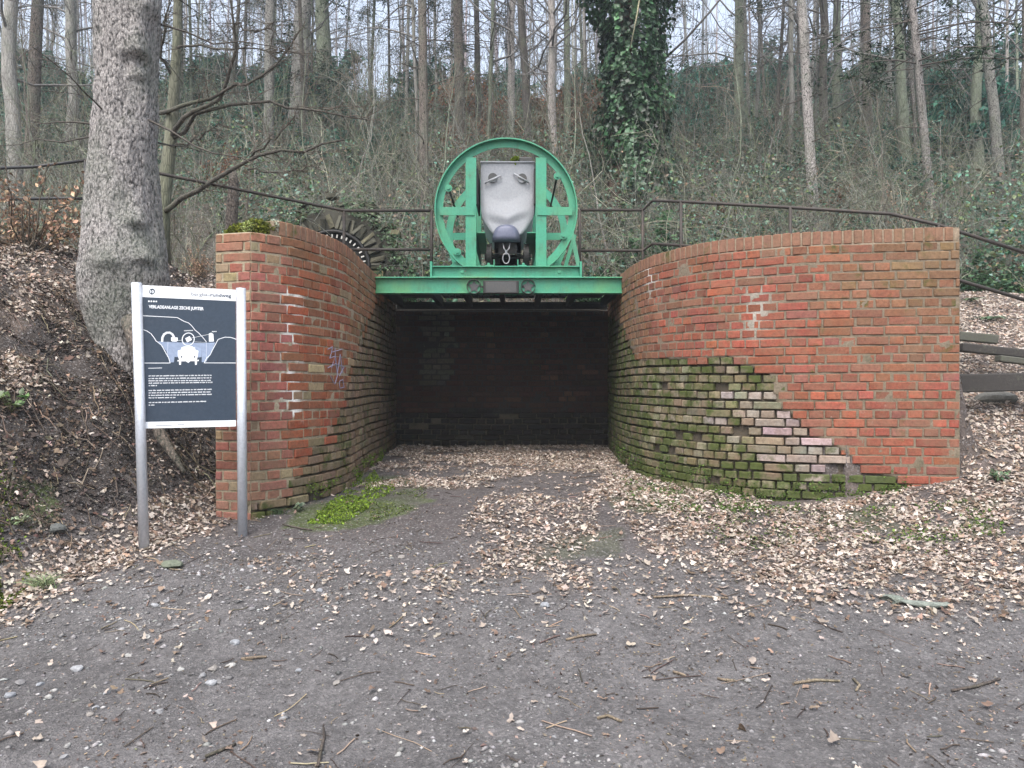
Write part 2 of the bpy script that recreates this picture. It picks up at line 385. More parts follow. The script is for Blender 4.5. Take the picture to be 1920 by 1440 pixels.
# ------------------------------------------------------------------ terrain
TOE = np.array([(-3.9,1.0),(-3.35,3.2),(-2.95,4.4),(-2.62,5.25),(-2.36,5.95),(-2.15,6.6)])
def toe_dist(x, y):
    best = np.full(np.shape(x), 1e9)
    for (x1,y1),(x2,y2) in zip(TOE[:-1], TOE[1:]):
        dx, dy = x2-x1, y2-y1; u = np.clip(((x-x1)*dx+(y-y1)*dy)/(dx*dx+dy*dy), 0, 1)
        best = np.minimum(best, np.hypot(x-x1-u*dx, y-y1-u*dy))
    xl = np.interp(y, TOE[:,1], TOE[:,0])
    return np.where((x < xl) | (y > 6.6), best, -best)
def H0(x, y):
    x = np.asarray(x, float); y = np.asarray(y, float)
    front = np.interp(y, [-40,2.5,3.5,5.0,6.3,8.0,11.0], [-.3,0.,.06,.27,.45,.50,.56])
    front = front+np.clip(x-2.3, 0, 6)**1.3*.16*sstep(3.6, 6.4, y)
    d = toe_dist(x, y)
    bank = np.interp(d, [0,.3,.8,1.3,2.2,3.2,5.0,12], [0,.22,.74,1.30,1.95,2.35,2.75,3.6])
    left = np.minimum(front, .56)+bank
    hill = 2.58+.455*np.clip(y-12.0, 0, 34)+.04*np.clip(y-46, 0, 200)+np.clip(-x-3, 0, 30)*.05
    xl = np.interp(y, PATH_L.p[:,1], PATH_L.p[:,0]); xr = np.interp(y, PATH_R.p[::-1,1], PATH_R.p[::-1,0])
    pit = (y < 11.12) & np.where(y > 5.95, x > xl-.12, (d <= 0) | (x > -2.0)) & np.where(y > 6.34, x < xr+.12+.10*(xr > 1.6), True)
    stair = np.maximum(front, .82+(y-6.34)*.50)
    stair = np.where(y > 6.0, stair, front)
    rfill = 2.50+0*x; k = sstep(3.50, 3.95, x)
    right = np.minimum(rfill*(1-k)+np.minimum(stair, 2.58)*k, 2.58)
    right = np.where(y < 6.45, front*1.0+(stair-front)*sstep(3.6,3.9,x), right)
    lf = np.minimum(left, 2.58+np.clip(-x-2.5,0,4)*.12)
    z = np.where(pit, front, np.where(x < (xl+xr)/2, lf, right))
    z = np.where(y > 11.12, np.maximum(np.where(x > 3.5, np.minimum(right, 2.58), 2.52), hill), z)
    z = np.where((y > 11.12) & (x < -2), np.maximum(z, np.minimum(lf, hill+1.2)), z)
    left_open = (x < xl) & (y <= 11.12)
    z = np.where(left_open & (d <= 0), front, z)
    return z
def HN(x, y):
    z = H0(x, y); d = toe_dist(x, y)
    bankk = sstep(.1, .6, d)*(x < -2); hillk = sstep(11.5, 16, y)
    n = (fbm(x*1.3, y*1.3, 4, 3)-.5)*(.10+.45*bankk+.7*hillk)*sstep(1.5, 3.5, np.abs(y)+np.abs(x))
    n = n*(1-.75*((np.abs(x) < 1.8) & (y > 5.5) & (y < 11.1)))
    n2 = (fbm(x*7, y*7, 3, 8)-.5)*(.030+.13*bankk+.05*hillk)
    return z+n+n2

def spaced(a, b, lo, hi, fine, grow=1.12):
    out = list(np.arange(a, b+fine*.5, fine)); s = fine
    while out[-1] < hi: s *= grow; out.append(out[-1]+s)
    s = fine; pre = []
    p = a
    while p > lo: s *= grow; p -= s; pre.append(p)
    return np.array(pre[::-1]+out)
gx = spaced(-5.2, 5.6, -140, 140, .055); gy = spaced(2.2, 12.2, -60, 200, .055, 1.06)
GX, GY = np.meshgrid(gx, gy); GZ = HN(GX, GY)
nx, ny = len(gx), len(gy)

# litter and soil zones --------------------------------------------------
def leaf_mask(x, y):
    """0..1 how thick the dead leaves lie"""
    px, py = proj(x, np.maximum(y, .5), H0(x, y))
    nz = fbm(x*2.1, y*2.1, 4, 21); nf = fbm(x*6, y*6, 3, 31); d = toe_dist(x, y)
    px = px+170*(fbm(x*1.5+7, y*1.5, 4, 61)-.5); py = py+90*(fbm(x*1.8, y*1.8+9, 4, 62)-.5)
    xl = np.interp(y, PATH_L.p[:,1], PATH_L.p[:,0])
    v = np.full(np.shape(x), .007)*(.4+1.2*nz)
    bound = 1140-.12*np.clip(1500-px, 0, 500)-.30*np.clip(1330-px, 0, 400)+40*(nz-.5)
    rz = in_poly(px, py, [(1150,880),(1800,840),(1990,820),(1990,1160),(1480,1150),(1300,1075),(1190,990),(1080,930)])
    v = np.where(rz, np.maximum(v, .14*nf+.85*sstep(bound+80, bound-120, py)*(.25+.75*sstep(.30,.62,nf))), v)
    alcove = (y > 7.2) & (y < 11.1) & (x > -1.6) & (x < 1.4)
    v = np.where(alcove, np.maximum(v, sstep(.36,.70, nz+.12*sstep(7.2,9.5,y))*(.4+.6*sstep(.3,.5,nf))), v)
    streak = (np.abs(x-(.15+.15*(y-6))) < .35+.25*nz) & (y > 4.6) & (y < 7.6)
    v = np.where(streak, np.maximum(v, .55*sstep(.34,.72, nz*.6+nf*.4)), v)
    toe = np.exp(-((d+.02)/.22)**2)*(x < -1.6)*(y > 3.2)*(y < 6.6)
    v = np.maximum(v, 1.0*toe*sstep(.25,.5,nf))
    nook = in_poly(px, py, [(440,820),(450,960),(330,1000),(270,960),(280,850),(400,800)])
    v = np.where(nook, np.maximum(v, .8), v)
    bk = (d > .25) & (x < -1.9) & (y < 11)
    dark = sstep(.45,.62,nz)*sstep(1.7, 2.4, d)*1.0
    patch = in_poly(px, py, [(0,590),(70,620),(120,700),(70,760),(0,740)])|in_poly(px, py, [(0,500),(90,560),(110,600),(0,600)])
    v = np.where(bk, np.maximum(.06, np.maximum(dark*.8+.25*sstep(1.5,2.2,d), patch*.9)), v)
    st = (x > 3.7) & (y > 6.2)
    v = np.where(st, .75, v)
    v = np.where(y > 11.12, .45, v)
    band = (y > 3.0) & (y < 5.2)
    v = np.where(band, np.maximum(v, .13*sstep(.38,.70,nz)*sstep(3.4,4.8,y)), v)
    return np.clip(v, 0, 1)
LM = leaf_mask(GX, GY)
nz1 = fbm(GX*1.7, GY*1.7, 4, 41); D_ = toe_dist(GX, GY)
road = np.array([.112,.106,.106]); damp = np.array([.075,.064,.062]); litter = np.array([.135,.100,.078]); dk = np.array([.045,.037,.033]); mossc = np.array([.055,.075,.018])
colr = road[None,None]*(.62+.55*nz1[...,None]+.20*fbm(GX*.45,GY*1.3,3,19)[...,None]) ; k = sstep(4.2, 6.0, GY)[...,None]; colr = colr*(1-k)+damp*k
k = (sstep(.15,.4,D_)*(GX < -1.9)*(GY < 11))[...,None]; colr = colr*(1-k)+dk*k
k = (GY > 11.12)[...,None]*1.0; colr = colr*(1-k)+np.array([.050,.046,.034])*k
k = (LM*.55)[...,None]; colr = colr*(1-k)+litter*k
mpx, mpy = proj(GX, np.maximum(GY,.5), GZ); mpx = mpx+110*(fbm(GX*2.2+3, GY*2.2, 4, 63)-.5); mpy = mpy+50*(fbm(GX*2.4, GY*2.4+5, 4, 64)-.5)
mz = (in_poly(mpx, mpy, [(560,985),(600,935),(700,880),(745,890),(800,930),(700,985)])*.9
      + in_poly(mpx, mpy, [(1160,900),(1300,905),(1330,950),(1220,965),(1150,930)])*.6
      + in_poly(mpx, mpy, [(1560,960),(1700,940),(1850,930),(1830,1010),(1600,1000)])*.5
      + in_poly(mpx, mpy, [(0,880),(80,900),(95,960),(30,1060),(0,1080)])*.9 + in_poly(mpx, mpy, [(950,1000),(1180,990),(1180,1050),(980,1060)])*.35)
k = (np.clip(mz,0,1)*sstep(.35,.6,nz1))[...,None]; colr = colr*(1-k)+mossc*k
bk_ = sstep(.1,.5,D_)*(GX < -2)*(GY < 9.5)*(GX > -5.5); GXd = GX+bk_*.10*(fbm(GY*6+3, GZ*8, 3, 71)-.5); GYd = GY+bk_*.14*(fbm(GX*6, GZ*8+5, 3, 72)-.5)
idx = np.arange(nx*ny).reshape(ny, nx)
Q = np.stack([idx[:-1,:-1], idx[:-1,1:], idx[1:,1:], idx[1:,:-1]], -1).reshape(-1,4)
g = link('ground', np_mesh('ground', np.stack([GXd,GYd,GZ],-1).reshape(-1,3), Q, colr.reshape(-1,3)), 'soil', smooth=True); struct(g)

from_grid = (gx, gy, GZ)
def HH(x, y):                          # height of the built ground sheet (bilinear)
    x = np.asarray(x, float); y = np.asarray(y, float)
    i = np.clip(np.searchsorted(gx, x)-1, 0, nx-2); j = np.clip(np.searchsorted(gy, y)-1, 0, ny-2)
    u = np.clip((x-gx[i])/(gx[i+1]-gx[i]),0,1); v = np.clip((y-gy[j])/(gy[j+1]-gy[j]),0,1)
    return (GZ[j,i]*(1-u)+GZ[j,i+1]*u)*(1-v)+(GZ[j+1,i]*(1-u)+GZ[j+1,i+1]*u)*v
def hz(x, y): return float(HH(np.array([x]), np.array([y]))[0])

# ------------------------------------------------------------------ brick walls
def brick_mesh(w, h, dep, wear, seed):
    r = np.random.default_rng(seed); vs = []; fs = []
    e = .005+.0022*wear; rnd = .0015+.0026*wear
    xs = [-w/2, -w/2+e]+([0] if w > .1 else [])+[w/2-e, w/2]; zs = [-h/2, -h/2+e, h/2-e, h/2]
    n, mr = len(xs), len(zs)
    for j, z in enumerate(zs):
        for i, x in enumerate(xs):
            ex = i in (0, n-1); ez = j in (0, mr-1)
            y = -.0028-r.uniform(0, .0012*wear*wear); xx, zz = x, z
            if ex or ez: y = .001*wear+r.uniform(0, rnd)
            if ex and ez: y += rnd
            if ex: xx -= math.copysign(rnd*r.uniform(.1,1.0)*(1+ez*wear*.8), x)
            if ez: zz -= math.copysign(rnd*r.uniform(.0,.8)*(1+ex*wear*.8), z)
            vs.append((xx, y, zz))
    fs += [(j*n+i, j*n+i+1, (j+1)*n+i+1, (j+1)*n+i) for j in range(mr-1) for i in range(n-1)]
    loop = [i for i in range(n)]+[j*n+n-1 for j in range(1,mr)]+[(mr-1)*n+i for i in range(n-2,-1,-1)]+[j*n for j in range(mr-2,0,-1)]
    o = len(vs)
    for q in loop:
        x, y, z = vs[q]; vs.append((x, dep, z))
    L = len(loop); fs += [(loop[a], o+a, o+(a+1)%L, loop[(a+1)%L]) for a in range(L)]
    return vs, fs
BR = {}
def get_brick(kind, wear, k, mat='brick'):
    key = (kind, wear, k, mat)
    if key not in BR:
        w, h, dep = {'header':(.1185,.0690,.09), 'stretcher':(.2480,.0690,.09), 'closer':(.0580,.0690,.09), 'rowlock':(.0715,.117,.26)}[kind]
        v, f = brick_mesh(w, h, dep, wear, len(BR)*7+3)
        me = bpy.data.meshes.new('brick'); me.from_pydata(v, [], f); me.update(); me.materials.append(MAT[mat])
        me.polygons.foreach_set('use_smooth', [False]*len(me.polygons))
        BR[key] = (me, v, f)
    return BR[key]

ERO_R = [(1130,585),(1160,600),(1178,640),(1195,678),(1240,672),(1300,676),(1365,668),(1385,684),(1440,698),(1452,738),(1462,765),(1500,788),(1522,815),(1565,838),(1602,868),(1640,888),(1692,902),(1700,960),(1100,960)]
ERO_L = [(710,560),(690,600),(668,650),(655,700),(648,742),(640,775),(622,820),(590,850),(570,880),(560,905),(545,930),(500,945),(455,950),(450,1010),(800,1010),(760,560)]
def zone_right(px, py, r):
    j = 14*(r.random()-.5)
    if in_poly(px+j, py+j*.5, ERO_R):
        pale = math.exp(-((px-1470-(py-800)*.9)/75)**2)*(735 < py < 905)
        q = r.random()
        soot_shade = max(0, min(1, (1210-px)/60))  # bricks darken into the bay: soot stain plus recess shade put into the colour
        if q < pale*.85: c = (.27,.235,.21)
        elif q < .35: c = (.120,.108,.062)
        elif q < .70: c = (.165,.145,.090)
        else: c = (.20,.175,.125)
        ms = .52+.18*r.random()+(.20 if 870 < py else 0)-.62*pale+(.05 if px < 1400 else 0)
        c = tuple(x*(1-.75*soot_shade) for x in c)
        if py > 888 and 1480 < px < 1710: ms = 1.0
        return c, ms, 2, .011*r.random()
    c = np.array((.235,.068,.042)) if r.random() < .75 else np.array((.205,.078,.055))
    br = max(0, min(1, (px-1480)/230))*max(0, min(1, (730-py)/230)); br = max(br, max(0, min(1, (1250-px)/75)))
    br = max(br, .75*max(0, min(1, (520-py)/60))*(px < 1330)); br = max(br, .45*max(0, min(1, (500-py)/60)))
    c = c*(1-br)+np.array((.165,.095,.050))*br
    return tuple(c), .10+.22*br+.06*r.random(), 1, 0
def zone_left(px, py, r):
    j = 10*(r.random()-.5)
    if in_poly(px+j, py+j*.5, ERO_L):
        soot_shade = max(0, min(1, (px-675)/55))  # same on this side: soot and painted shade growing towards the bay
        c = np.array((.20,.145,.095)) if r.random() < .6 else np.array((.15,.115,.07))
        c = c*(1-.78*soot_shade); return tuple(c), .22+.2*r.random()+(.25 if py > 900 else 0), 2, .008*r.random()
    if px < 540: c = np.array((.25,.090,.068))
    elif px < 652: c = np.array((.25,.072,.034)) if r.random() < .7 else np.array((.215,.08,.042))
    else: c = np.array((.24,.11,.055))
    top = max(0, min(1, (505-py)/60))
    bot = max(0, min(1, (py-800)/120))*(px < 560)
    c = c*(1-.5*top)+np.array((.23,.15,.075))*.5*top
    c = c*(1-.5*bot)+np.array((.26,.15,.10))*.5*bot
    if r.random() < .07: c = np.array((.27,.20,.12))
    return tuple(c), .06+.30*top*r.random()+.05*bot, 1, 0
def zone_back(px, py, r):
    c = np.array((.034,.017,.012)) if py < 770 else np.array((.016,.014,.012))  # near black: soot and the shade under the deck painted in together
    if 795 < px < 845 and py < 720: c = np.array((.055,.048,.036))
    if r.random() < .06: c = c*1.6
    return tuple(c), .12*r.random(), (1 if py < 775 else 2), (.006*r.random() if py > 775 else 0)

def build_wall(root, paths, zone, tag_end, straight_from, top_open=(0,0), tops=True, seed=1, z_top=Z_TOP, depth=THICK, mortar_col=None, base=Z_BASE):
    r = random.Random(seed); items = []
    for pi, P in enumerate(paths):
        nrow = int((z_top-base)/COURSE)
        for row in range(nrow+1):
            rowz = z_top-(row+.5)*COURSE
            if rowz < base: break
            rot = (row+pi) % 2; s = 0.0; first = True
            sag = .004*math.sin(row*1.7)
            while s < P.L-.03:
                mid = s+.06
                curved = not straight_from(pi, mid)
                if first and rot: kind = 'closer' if pi else 'closer'
                elif curved: kind = 'header' if r.random() < .93 else 'stretcher'
                else: kind = ('stretcher' if r.random() < .82 else 'header') if rot else ('header' if r.random() < .85 else 'stretcher')
                first = False
                w = {'header':.118,'stretcher':.247,'closer':.058}[kind]
                if s+w > P.L:
                    w2 = P.L-s
                    if w2 > .20: kind = 'stretcher'
                    elif w2 > .09: kind = 'header'
                    else: kind = 'closer'
                    w0 = {'header':.118,'stretcher':.247,'closer':.058}[kind]; sx = w2/w0; w = w2
                else: sx = 1+r.uniform(-.03,.02)
                sc = s+w/2; p = P.at(sc); tn, nm = P.frame(sc)
                z = rowz+sag+r.uniform(-.0025,.0025)+.006*math.sin(sc*2.1+row*.1)
                items.append((kind, sx, p, tn, nm, z)); s += w+.0100+r.uniform(-.003,.004)
        if tops:
            s = .002
            while s < P.L-.05:
                if not (pi == 0 and top_open[0] <= s <= top_open[1]) and not (tag_end == pi):
                    sc = s+.033; p = P.at(sc); tn, nm = P.frame(sc)
                    items.append(('rowlock', 1+r.uniform(-.04,.03), p, tn, nm, z_top+.060+.006*math.sin(sc*2.1)+r.uniform(-.0015,.0015)))
                s += .0795+r.uniform(-.002,.003)
    # bake: colours and view size
    recs = []
    for kind, sx, p, tn, nm, z in items:
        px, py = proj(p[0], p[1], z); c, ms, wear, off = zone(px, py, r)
        if wear == 2 and kind != 'rowlock' and r.random() < .035 and py > 720: continue       # a brick has fallen out
        kk = math.exp(r.gauss(0, .13)); c = tuple(max(.004, x*kk*(1+r.gauss(0,.06))) for x in c)
        if kind == 'rowlock': c = tuple(np.array(c)*.35+np.array((.21,.115,.078))*.65); ms = max(ms, .12+.12*r.random())
        vis = -(nm[0]*p[0]+nm[1]*p[1])/math.hypot(p[0], p[1])
        gz = hz(p[0]+nm[0]*.06, p[1]+nm[1]*.06)
        size = (vis*{'header':.118,'stretcher':.247,'closer':.058,'rowlock':.10}[kind]/p[1]**2) if (z+.03 > gz and vis > 0) else 0
        if abs(px-960) > 970: size = 0
        recs.append((size, kind, sx, p, tn, nm, z, c, min(1, ms), wear, off))
    recs.sort(key=lambda q: -q[0])
    V = []; Fc = []; Cc = []; vo_ = 0
    for i, (size, kind, sx, p, tn, nm, z, c, ms, wear, off) in enumerate(recs):
        me, v, f = get_brick(kind, wear, r.randrange(6), 'soot_shade_brick' if zone is zone_back else 'brick')
        pr = .002+r.uniform(-.003,.003)-off if kind != 'rowlock' else r.uniform(-.002,.003)
        pp = p+nm*pr; ang = math.atan2(tn[1], tn[0])+r.gauss(0,.008); tl = r.gauss(0, .006)
        if i < 300:
            o_ = bpy.data.objects.new('brick', me); COL.objects.link(o_); o_.parent = root; o_.matrix_parent_inverse = root.matrix_world.inverted()
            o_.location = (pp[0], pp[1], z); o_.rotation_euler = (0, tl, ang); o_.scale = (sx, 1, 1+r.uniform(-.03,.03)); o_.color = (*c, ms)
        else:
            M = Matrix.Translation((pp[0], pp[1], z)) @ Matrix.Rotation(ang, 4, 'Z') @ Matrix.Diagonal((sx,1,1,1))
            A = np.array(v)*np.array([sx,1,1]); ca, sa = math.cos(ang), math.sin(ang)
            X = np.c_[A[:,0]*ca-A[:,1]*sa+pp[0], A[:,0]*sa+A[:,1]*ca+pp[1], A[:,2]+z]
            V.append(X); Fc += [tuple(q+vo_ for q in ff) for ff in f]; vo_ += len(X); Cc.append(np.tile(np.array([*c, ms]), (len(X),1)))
    if V:
        V = np.vstack(V); me = bpy.data.meshes.new('brickwork'); me.from_pydata(V.tolist(), [], Fc); me.update()
        at_ = me.attributes.new('tint', 'FLOAT_COLOR', 'POINT'); at_.data.foreach_set('color', np.vstack(Cc).astype(np.float32).ravel())
        am_ = me.attributes.new('moss', 'FLOAT', 'POINT'); am_.data.foreach_set('value', np.ascontiguousarray(np.vstack(Cc)[:,3], dtype=np.float32))
        ob = link('brickwork', me, 'soot_shade_brick' if zone is zone_back else 'brick', root, False); ob.color = (0,0,0,0); stuff(ob)
    # mortar core behind the brick faces
    for pi, P in enumerate(paths):
        ss = np.linspace(0, P.L, max(3, int(P.L/.028))); zz = np.linspace(base-.1, z_top+(.0), int((z_top-base)/.022))
        S, Zz = np.meshgrid(ss, zz); p = P.at(S); tn, nm = P.frame(S)
        px, py = proj(p[...,0], p[...,1], Zz)
        nz_ = fbm(S*9, Zz*9, 3, seed+5); rec = .0005+.020*(nz_-.50)
        wx_ = 26*(fbm(S*5, Zz*5, 3, 13)-.5); ero = in_poly(px+wx_, py+wx_*.6, ERO_R if zone is zone_right else ERO_L) if zone is not zone_back else (py > 775)
        rec = np.where(ero, .034+.03*(nz_-.35), rec); rec = np.maximum(rec, -.004)
        if zone is zone_right: rec = rec+.03*in_poly(px, py, [(1400,850),(1460,845),(1480,880),(1420,895)])
        X = p-nm*rec[...,None]
        col = np.zeros(S.shape+(3,)); col[:] = mortar_col
        col[ero] = (.075,.060,.042)
        if zone is zone_left:
            wh = np.exp(-((px-548)/20)**2)*(py > 540)*(py < 780)*sstep(.35,.55,fbm(S*14,Zz*14,3,77)); col = col*(1-wh[...,None])+np.array((.85,.83,.78))*wh[...,None]
            k_ = (sstep(660, 720, px)*.6)[...,None]; col = col*(1-k_)  # mortar darkened inwards with its bricks, bay shade painted in
        if zone is zone_right:
            wh = np.exp(-((px-1218)/16)**2-((py-520)/30)**2)+np.exp(-((px-1420)/25)**2-((py-590)/60)**2)*.5; col = col*(1-wh[...,None]*.8)+np.array((.6,.58,.54))*wh[...,None]*.8
            k_ = (sstep(1215, 1150, px)*.6)[...,None]; col = col*(1-k_)  # joints follow the bricks: painted shade towards the bay
        nr, nc = S.shape; A = np.dstack([X, Zz]).reshape(-1,3); ii = np.arange(nr*nc).reshape(nr,nc)
        Qf = np.stack([ii[:-1,:-1], ii[:-1,1:], ii[1:,1:], ii[1:,:-1]], -1).reshape(-1,4)
        pb = P.at(ss); tb, nb = P.frame(ss); Bk = pb-nb*(depth if pi == 0 else .06)
        o1 = len(A); A = np.vstack([A, np.c_[Bk, np.full(nc, base-.1)], np.c_[Bk, np.full(nc, z_top)]])
        bb = np.arange(nc)+o1; bt = bb+nc
        Qb = np.stack([bb[1:], bb[:-1], bt[:-1], bt[1:]], -1); Qt = np.stack([ii[-1,:-1], ii[-1,1:], bt[1:], bt[:-1]], -1)
        o2 = len(A)
        A = np.vstack([A]); caps = []
        for e in (0, nc-1):
            caps.append([ii[0,e], ii[-1,e], bt[e], bb[e]])
        col = np.vstack([col.reshape(-1,3), np.tile(np.array(mortar_col)*.6, (2*nc,1))])
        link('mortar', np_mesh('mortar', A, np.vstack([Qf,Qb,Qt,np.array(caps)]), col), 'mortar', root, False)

def coping_mortar(root, P, s0, seed):
    ss = np.linspace(s0, P.L, int((P.L-s0)/.03)); p = P.at(ss); tn, nm = P.frame(ss); A = []
    zt = Z_TOP+.112+.006*np.sin(ss*2.1)
    for off, zz_ in ((-.004, 0*zt+Z_TOP-.004), (-.004, zt), (-.25, zt), (-.25, 0*zt+Z_TOP-.004)): A.append(np.c_[p+nm*off, zz_])
    n_ = len(ss); V = np.vstack(A); q = []
    for k_ in range(3): a_ = np.arange(n_-1)+k_*n_; q.append(np.stack([a_, a_+1, a_+n_+1, a_+n_], -1))
    q.append(np.array([[0, n_, 2*n_, 3*n_], [n_-1, 2*n_-1, 3*n_-1, 4*n_-1]]))
    link('mortar', np_mesh('mortar', V, np.vstack(q), np.tile(np.array([[.19,.145,.10]]), (len(V),1))), 'mortar', root)
wr = thing('curved_brick_wall', 'long curved red brick wing wall with mossy eroded lower patch, beside the timber steps', 'brick wall', (2.4,6.6,.4))
build_wall(wr, [PATH_R, PATH_RE], zone_right, -1, lambda pi, s: (pi == 1 or s > 4.55), seed=3, mortar_col=(.175,.140,.098))
wl = thing('curved_brick_wall', 'short curved brick wing wall behind the information board, moss on its top corner', 'brick wall', (-1.7,7.0,.4))
build_wall(wl, [PATH_L, PATH_LE], zone_left, 1, lambda pi, s: (pi == 1 or s < .75), top_open=(-1,.16), seed=5, mortar_col=(.29,.24,.165))
wb = thing('brick_back_wall', 'dark brick back wall of the loading bay, soot and shade in its colour, under the green beam', 'brick wall', (-.15,11.0,.4))
build_wall(wb, [PATH_B], zone_back, -1, lambda pi, s: True, tops=False, seed=9, z_top=2.50, mortar_col=(.019,.017,.015))  # joints as dark as the bricks, recess shade included in the colour

coping_mortar(wr, PATH_R, 0, 1); coping_mortar(wl, PATH_L, .17, 2)
# moss and lichen clump where coping bricks are missing, graffiti scrawl
def clump(name, centers, sizes, col, parent=None, mat='moss', n=900, flat=.6, leaf=.02, seed=1):
    r = np.random.default_rng(seed); C = []; 
    for c_, s_ in zip(centers, sizes):
        k = max(8, int(n*s_[0]*s_[1])); d = r.normal(0,1,(k,3)); d /= np.linalg.norm(d,axis=1,keepdims=True); rr = r.uniform(.55,1,(k,1))
        C.append(np.array(c_)+d*rr*np.array(s_))
    C = np.vstack(C); V,T,cc = np_leaves(C, r.uniform(.5,1.2,len(C))*leaf, vary(col, len(C), .3, r), None, .7, .3, r, 1.2)
    return link(name, np_mesh(name, V, T, cc), mat, parent)
clump('moss_cushion', [(-2.12,6.10,2.66),(-2.0,6.06,2.68),(-1.93,6.13,2.68),(-2.2,6.12,2.64)], [(.12,.12,.055),(.10,.10,.07),(.08,.1,.06),(.08,.1,.04)], (.13,.15,.02), wl, n=90000, leaf=.022)
clump('lichen', [(-1.885,6.14,2.70)], [(.05,.06,.06)], (.42,.46,.36), wl, n=180000, leaf=.02, seed=3)
clump('lichen', [(-2.05,5.99,2.665)], [(.05,.03,.05)], (.30,.34,.12), wl, n=180000, leaf=.02, seed=4)
gm = MB()
def on_left(px, py):
    best = None
    for q in np.linspace(0, PATH_L.L, 300):
        p = PATH_L.at(q); x, _ = proj(p[0], p[1], 1.5)
        if best is None or abs(x-px) < best[0]: best = (abs(x-px), p, PATH_L.frame(q)[1])
        if p[1] > 7.4: break
    p = best[1]+best[2]*.009; return (p[0], p[1], EYE-(py-720)/F_PX*p[1])
for line in ([(613,655),(622,650),(616,672),(626,668),(620,690)], [(626,652),(630,700),(636,664),(640,700)], [(612,690),(628,682),(643,688),(634,705)], [(618,705),(626,720),(632,700)], [(634,715),(641,712),(643,726),(636,728),(634,715)], [(622,660),(640,655)]):
    for a_, b_ in zip(line[:-1], line[1:]): gm.tube([on_left(*a_), on_left((a_[0]+b_[0])/2,(a_[1]+b_[1])/2), on_left(*b_)], .0045, 4)
gm.build('graffiti', 'graffiti', wl)

# ------------------------------------------------------------------ loading deck over the bay
GP, GPP = 'green_paint', 'green_paint_plain'
deck = thing('loading_deck', 'green steel deck with grating panels spanning the brick bay', 'deck', (-.13,9.0,2.5))
def ibeam(mb, x0, x1, y, z0, z1, fw=.10, tf=.014, tw=.012):
    mb.bx((x0,y-fw/2,z0),(x1,y+fw/2,z0+tf)); mb.bx((x0,y-fw/2,z1-tf),(x1,y+fw/2,z1)); mb.bx((x0,y-tw/2,z0+tf),(x1,y+tw/2,z1-tf)); return mb
BZ1 = 2.69; BZ0 = 2.50
ibeam(MB(), -1.60, 1.335, 9.0, BZ0, BZ1, .12).build('main_beam', GP, deck, bevel=.003)
ibeam(MB(), -1.62, 1.34, 10.88, BZ0, 2.60).build('rear_beam', 'steel_dark', deck)
JX = [-1.55,-.99,-.58,-.125,.345,.78,1.27]
for i, x in enumerate(JX):
    MB().bx((x-.03,9.065,2.535),(x+.03,10.82,2.64)).build('joist', 'steel_dark', deck)
for i in range(6):
    a, b_ = JX[i]+.035, JX[i+1]-.035; mb = MB(); y1 = 10.8 if 0 < i < 5 else 10.05
    k = int((b_-a)/.075)
    for q in range(k+1):
        x = a+(b_-a)*q/k; mb.bx((x-.004,9.07,2.655),(x+.004,y1,2.685))
    yy = 9.12
    while yy < y1: mb.bx((a,yy-.004,2.648),(b_,yy+.004,2.654)); yy += .17
    mb.bx((a,9.07,2.648),(b_,9.09,2.690)); mb.bx((a,y1,2.648),(b_,y1+.02,2.690))
    mb.build('grating', 'steel_dark', deck)
    MB().bx((a+.005,9.10,2.692),(b_-.005,y1-.01,2.698)).build('wired_glass_pane', 'wired_glass', deck)
    if i in (0,5): MB().bx((a,10.08,2.655),(b_,10.83,2.675)).build('cover_plate', 'steel_dark', deck)
MB().bx((-1.52,10.96,2.475),(1.25,10.985,2.497)).build('wall_strip', 'steel_dark', deck)

# lamp bar on the beam
lb = thing('lamp_bar', 'black box with two round caged lamps fixed to the green beam', 'lamp bar', (W(940,538,8.93)[0],8.93,2.5))
p0 = W(906,527,8.93); p1 = W(973,551,8.93)
MB().bx((p0[0],8.89,p1[2]),(p1[0],8.94,p0[2])).build('housing', 'black_iron', lb, bevel=.006)
MB().bx((p0[0]+.03,8.884,p1[2]+.012),(p1[0]-.03,8.889,p0[2]-.012)).build('face_plate', 'cart_dark', lb)
for cx in (889,990):
    c_ = W(cx,538,8.92); r_ = .086
    l_ = MB().ring((c_[0],8.90,c_[2]), r_-.008, r_, .05, 32).build('lamp_rim', 'black_iron', lb)
    mb = MB(); 
    star = []
    for k in range(10):
        a = math.pi/2+k*math.pi/5; rr = r_*.86 if k % 2 == 0 else r_*.45; star.append((c_[0]+math.cos(a)*rr, c_[2]+math.sin(a)*rr))
    vs = [(x,8.905,z) for x,z in star]+[(x,8.915,z) for x,z in star]
    mb.add(vs, [tuple(range(10)), tuple(range(10,20))[::-1]]+[(k,(k+1)%10,10+(k+1)%10,10+k) for k in range(10)])
    mb.build('lamp_star', 'cart_dark', l_)
    MB().disc((c_[0],8.925,c_[2]), r_-.009, .01, 28).build('lamp_back', 'green_paint', l_)
    MB().bx((min(c_[0], W(940,0,8.93)[0])+(.07 if cx < 940 else .30), 8.91, c_[2]-.01),(c_[0]+(.12 if cx < 940 else -.07), 8.925, c_[2]+.01)).build('lamp_arm', 'black_iron', lb)

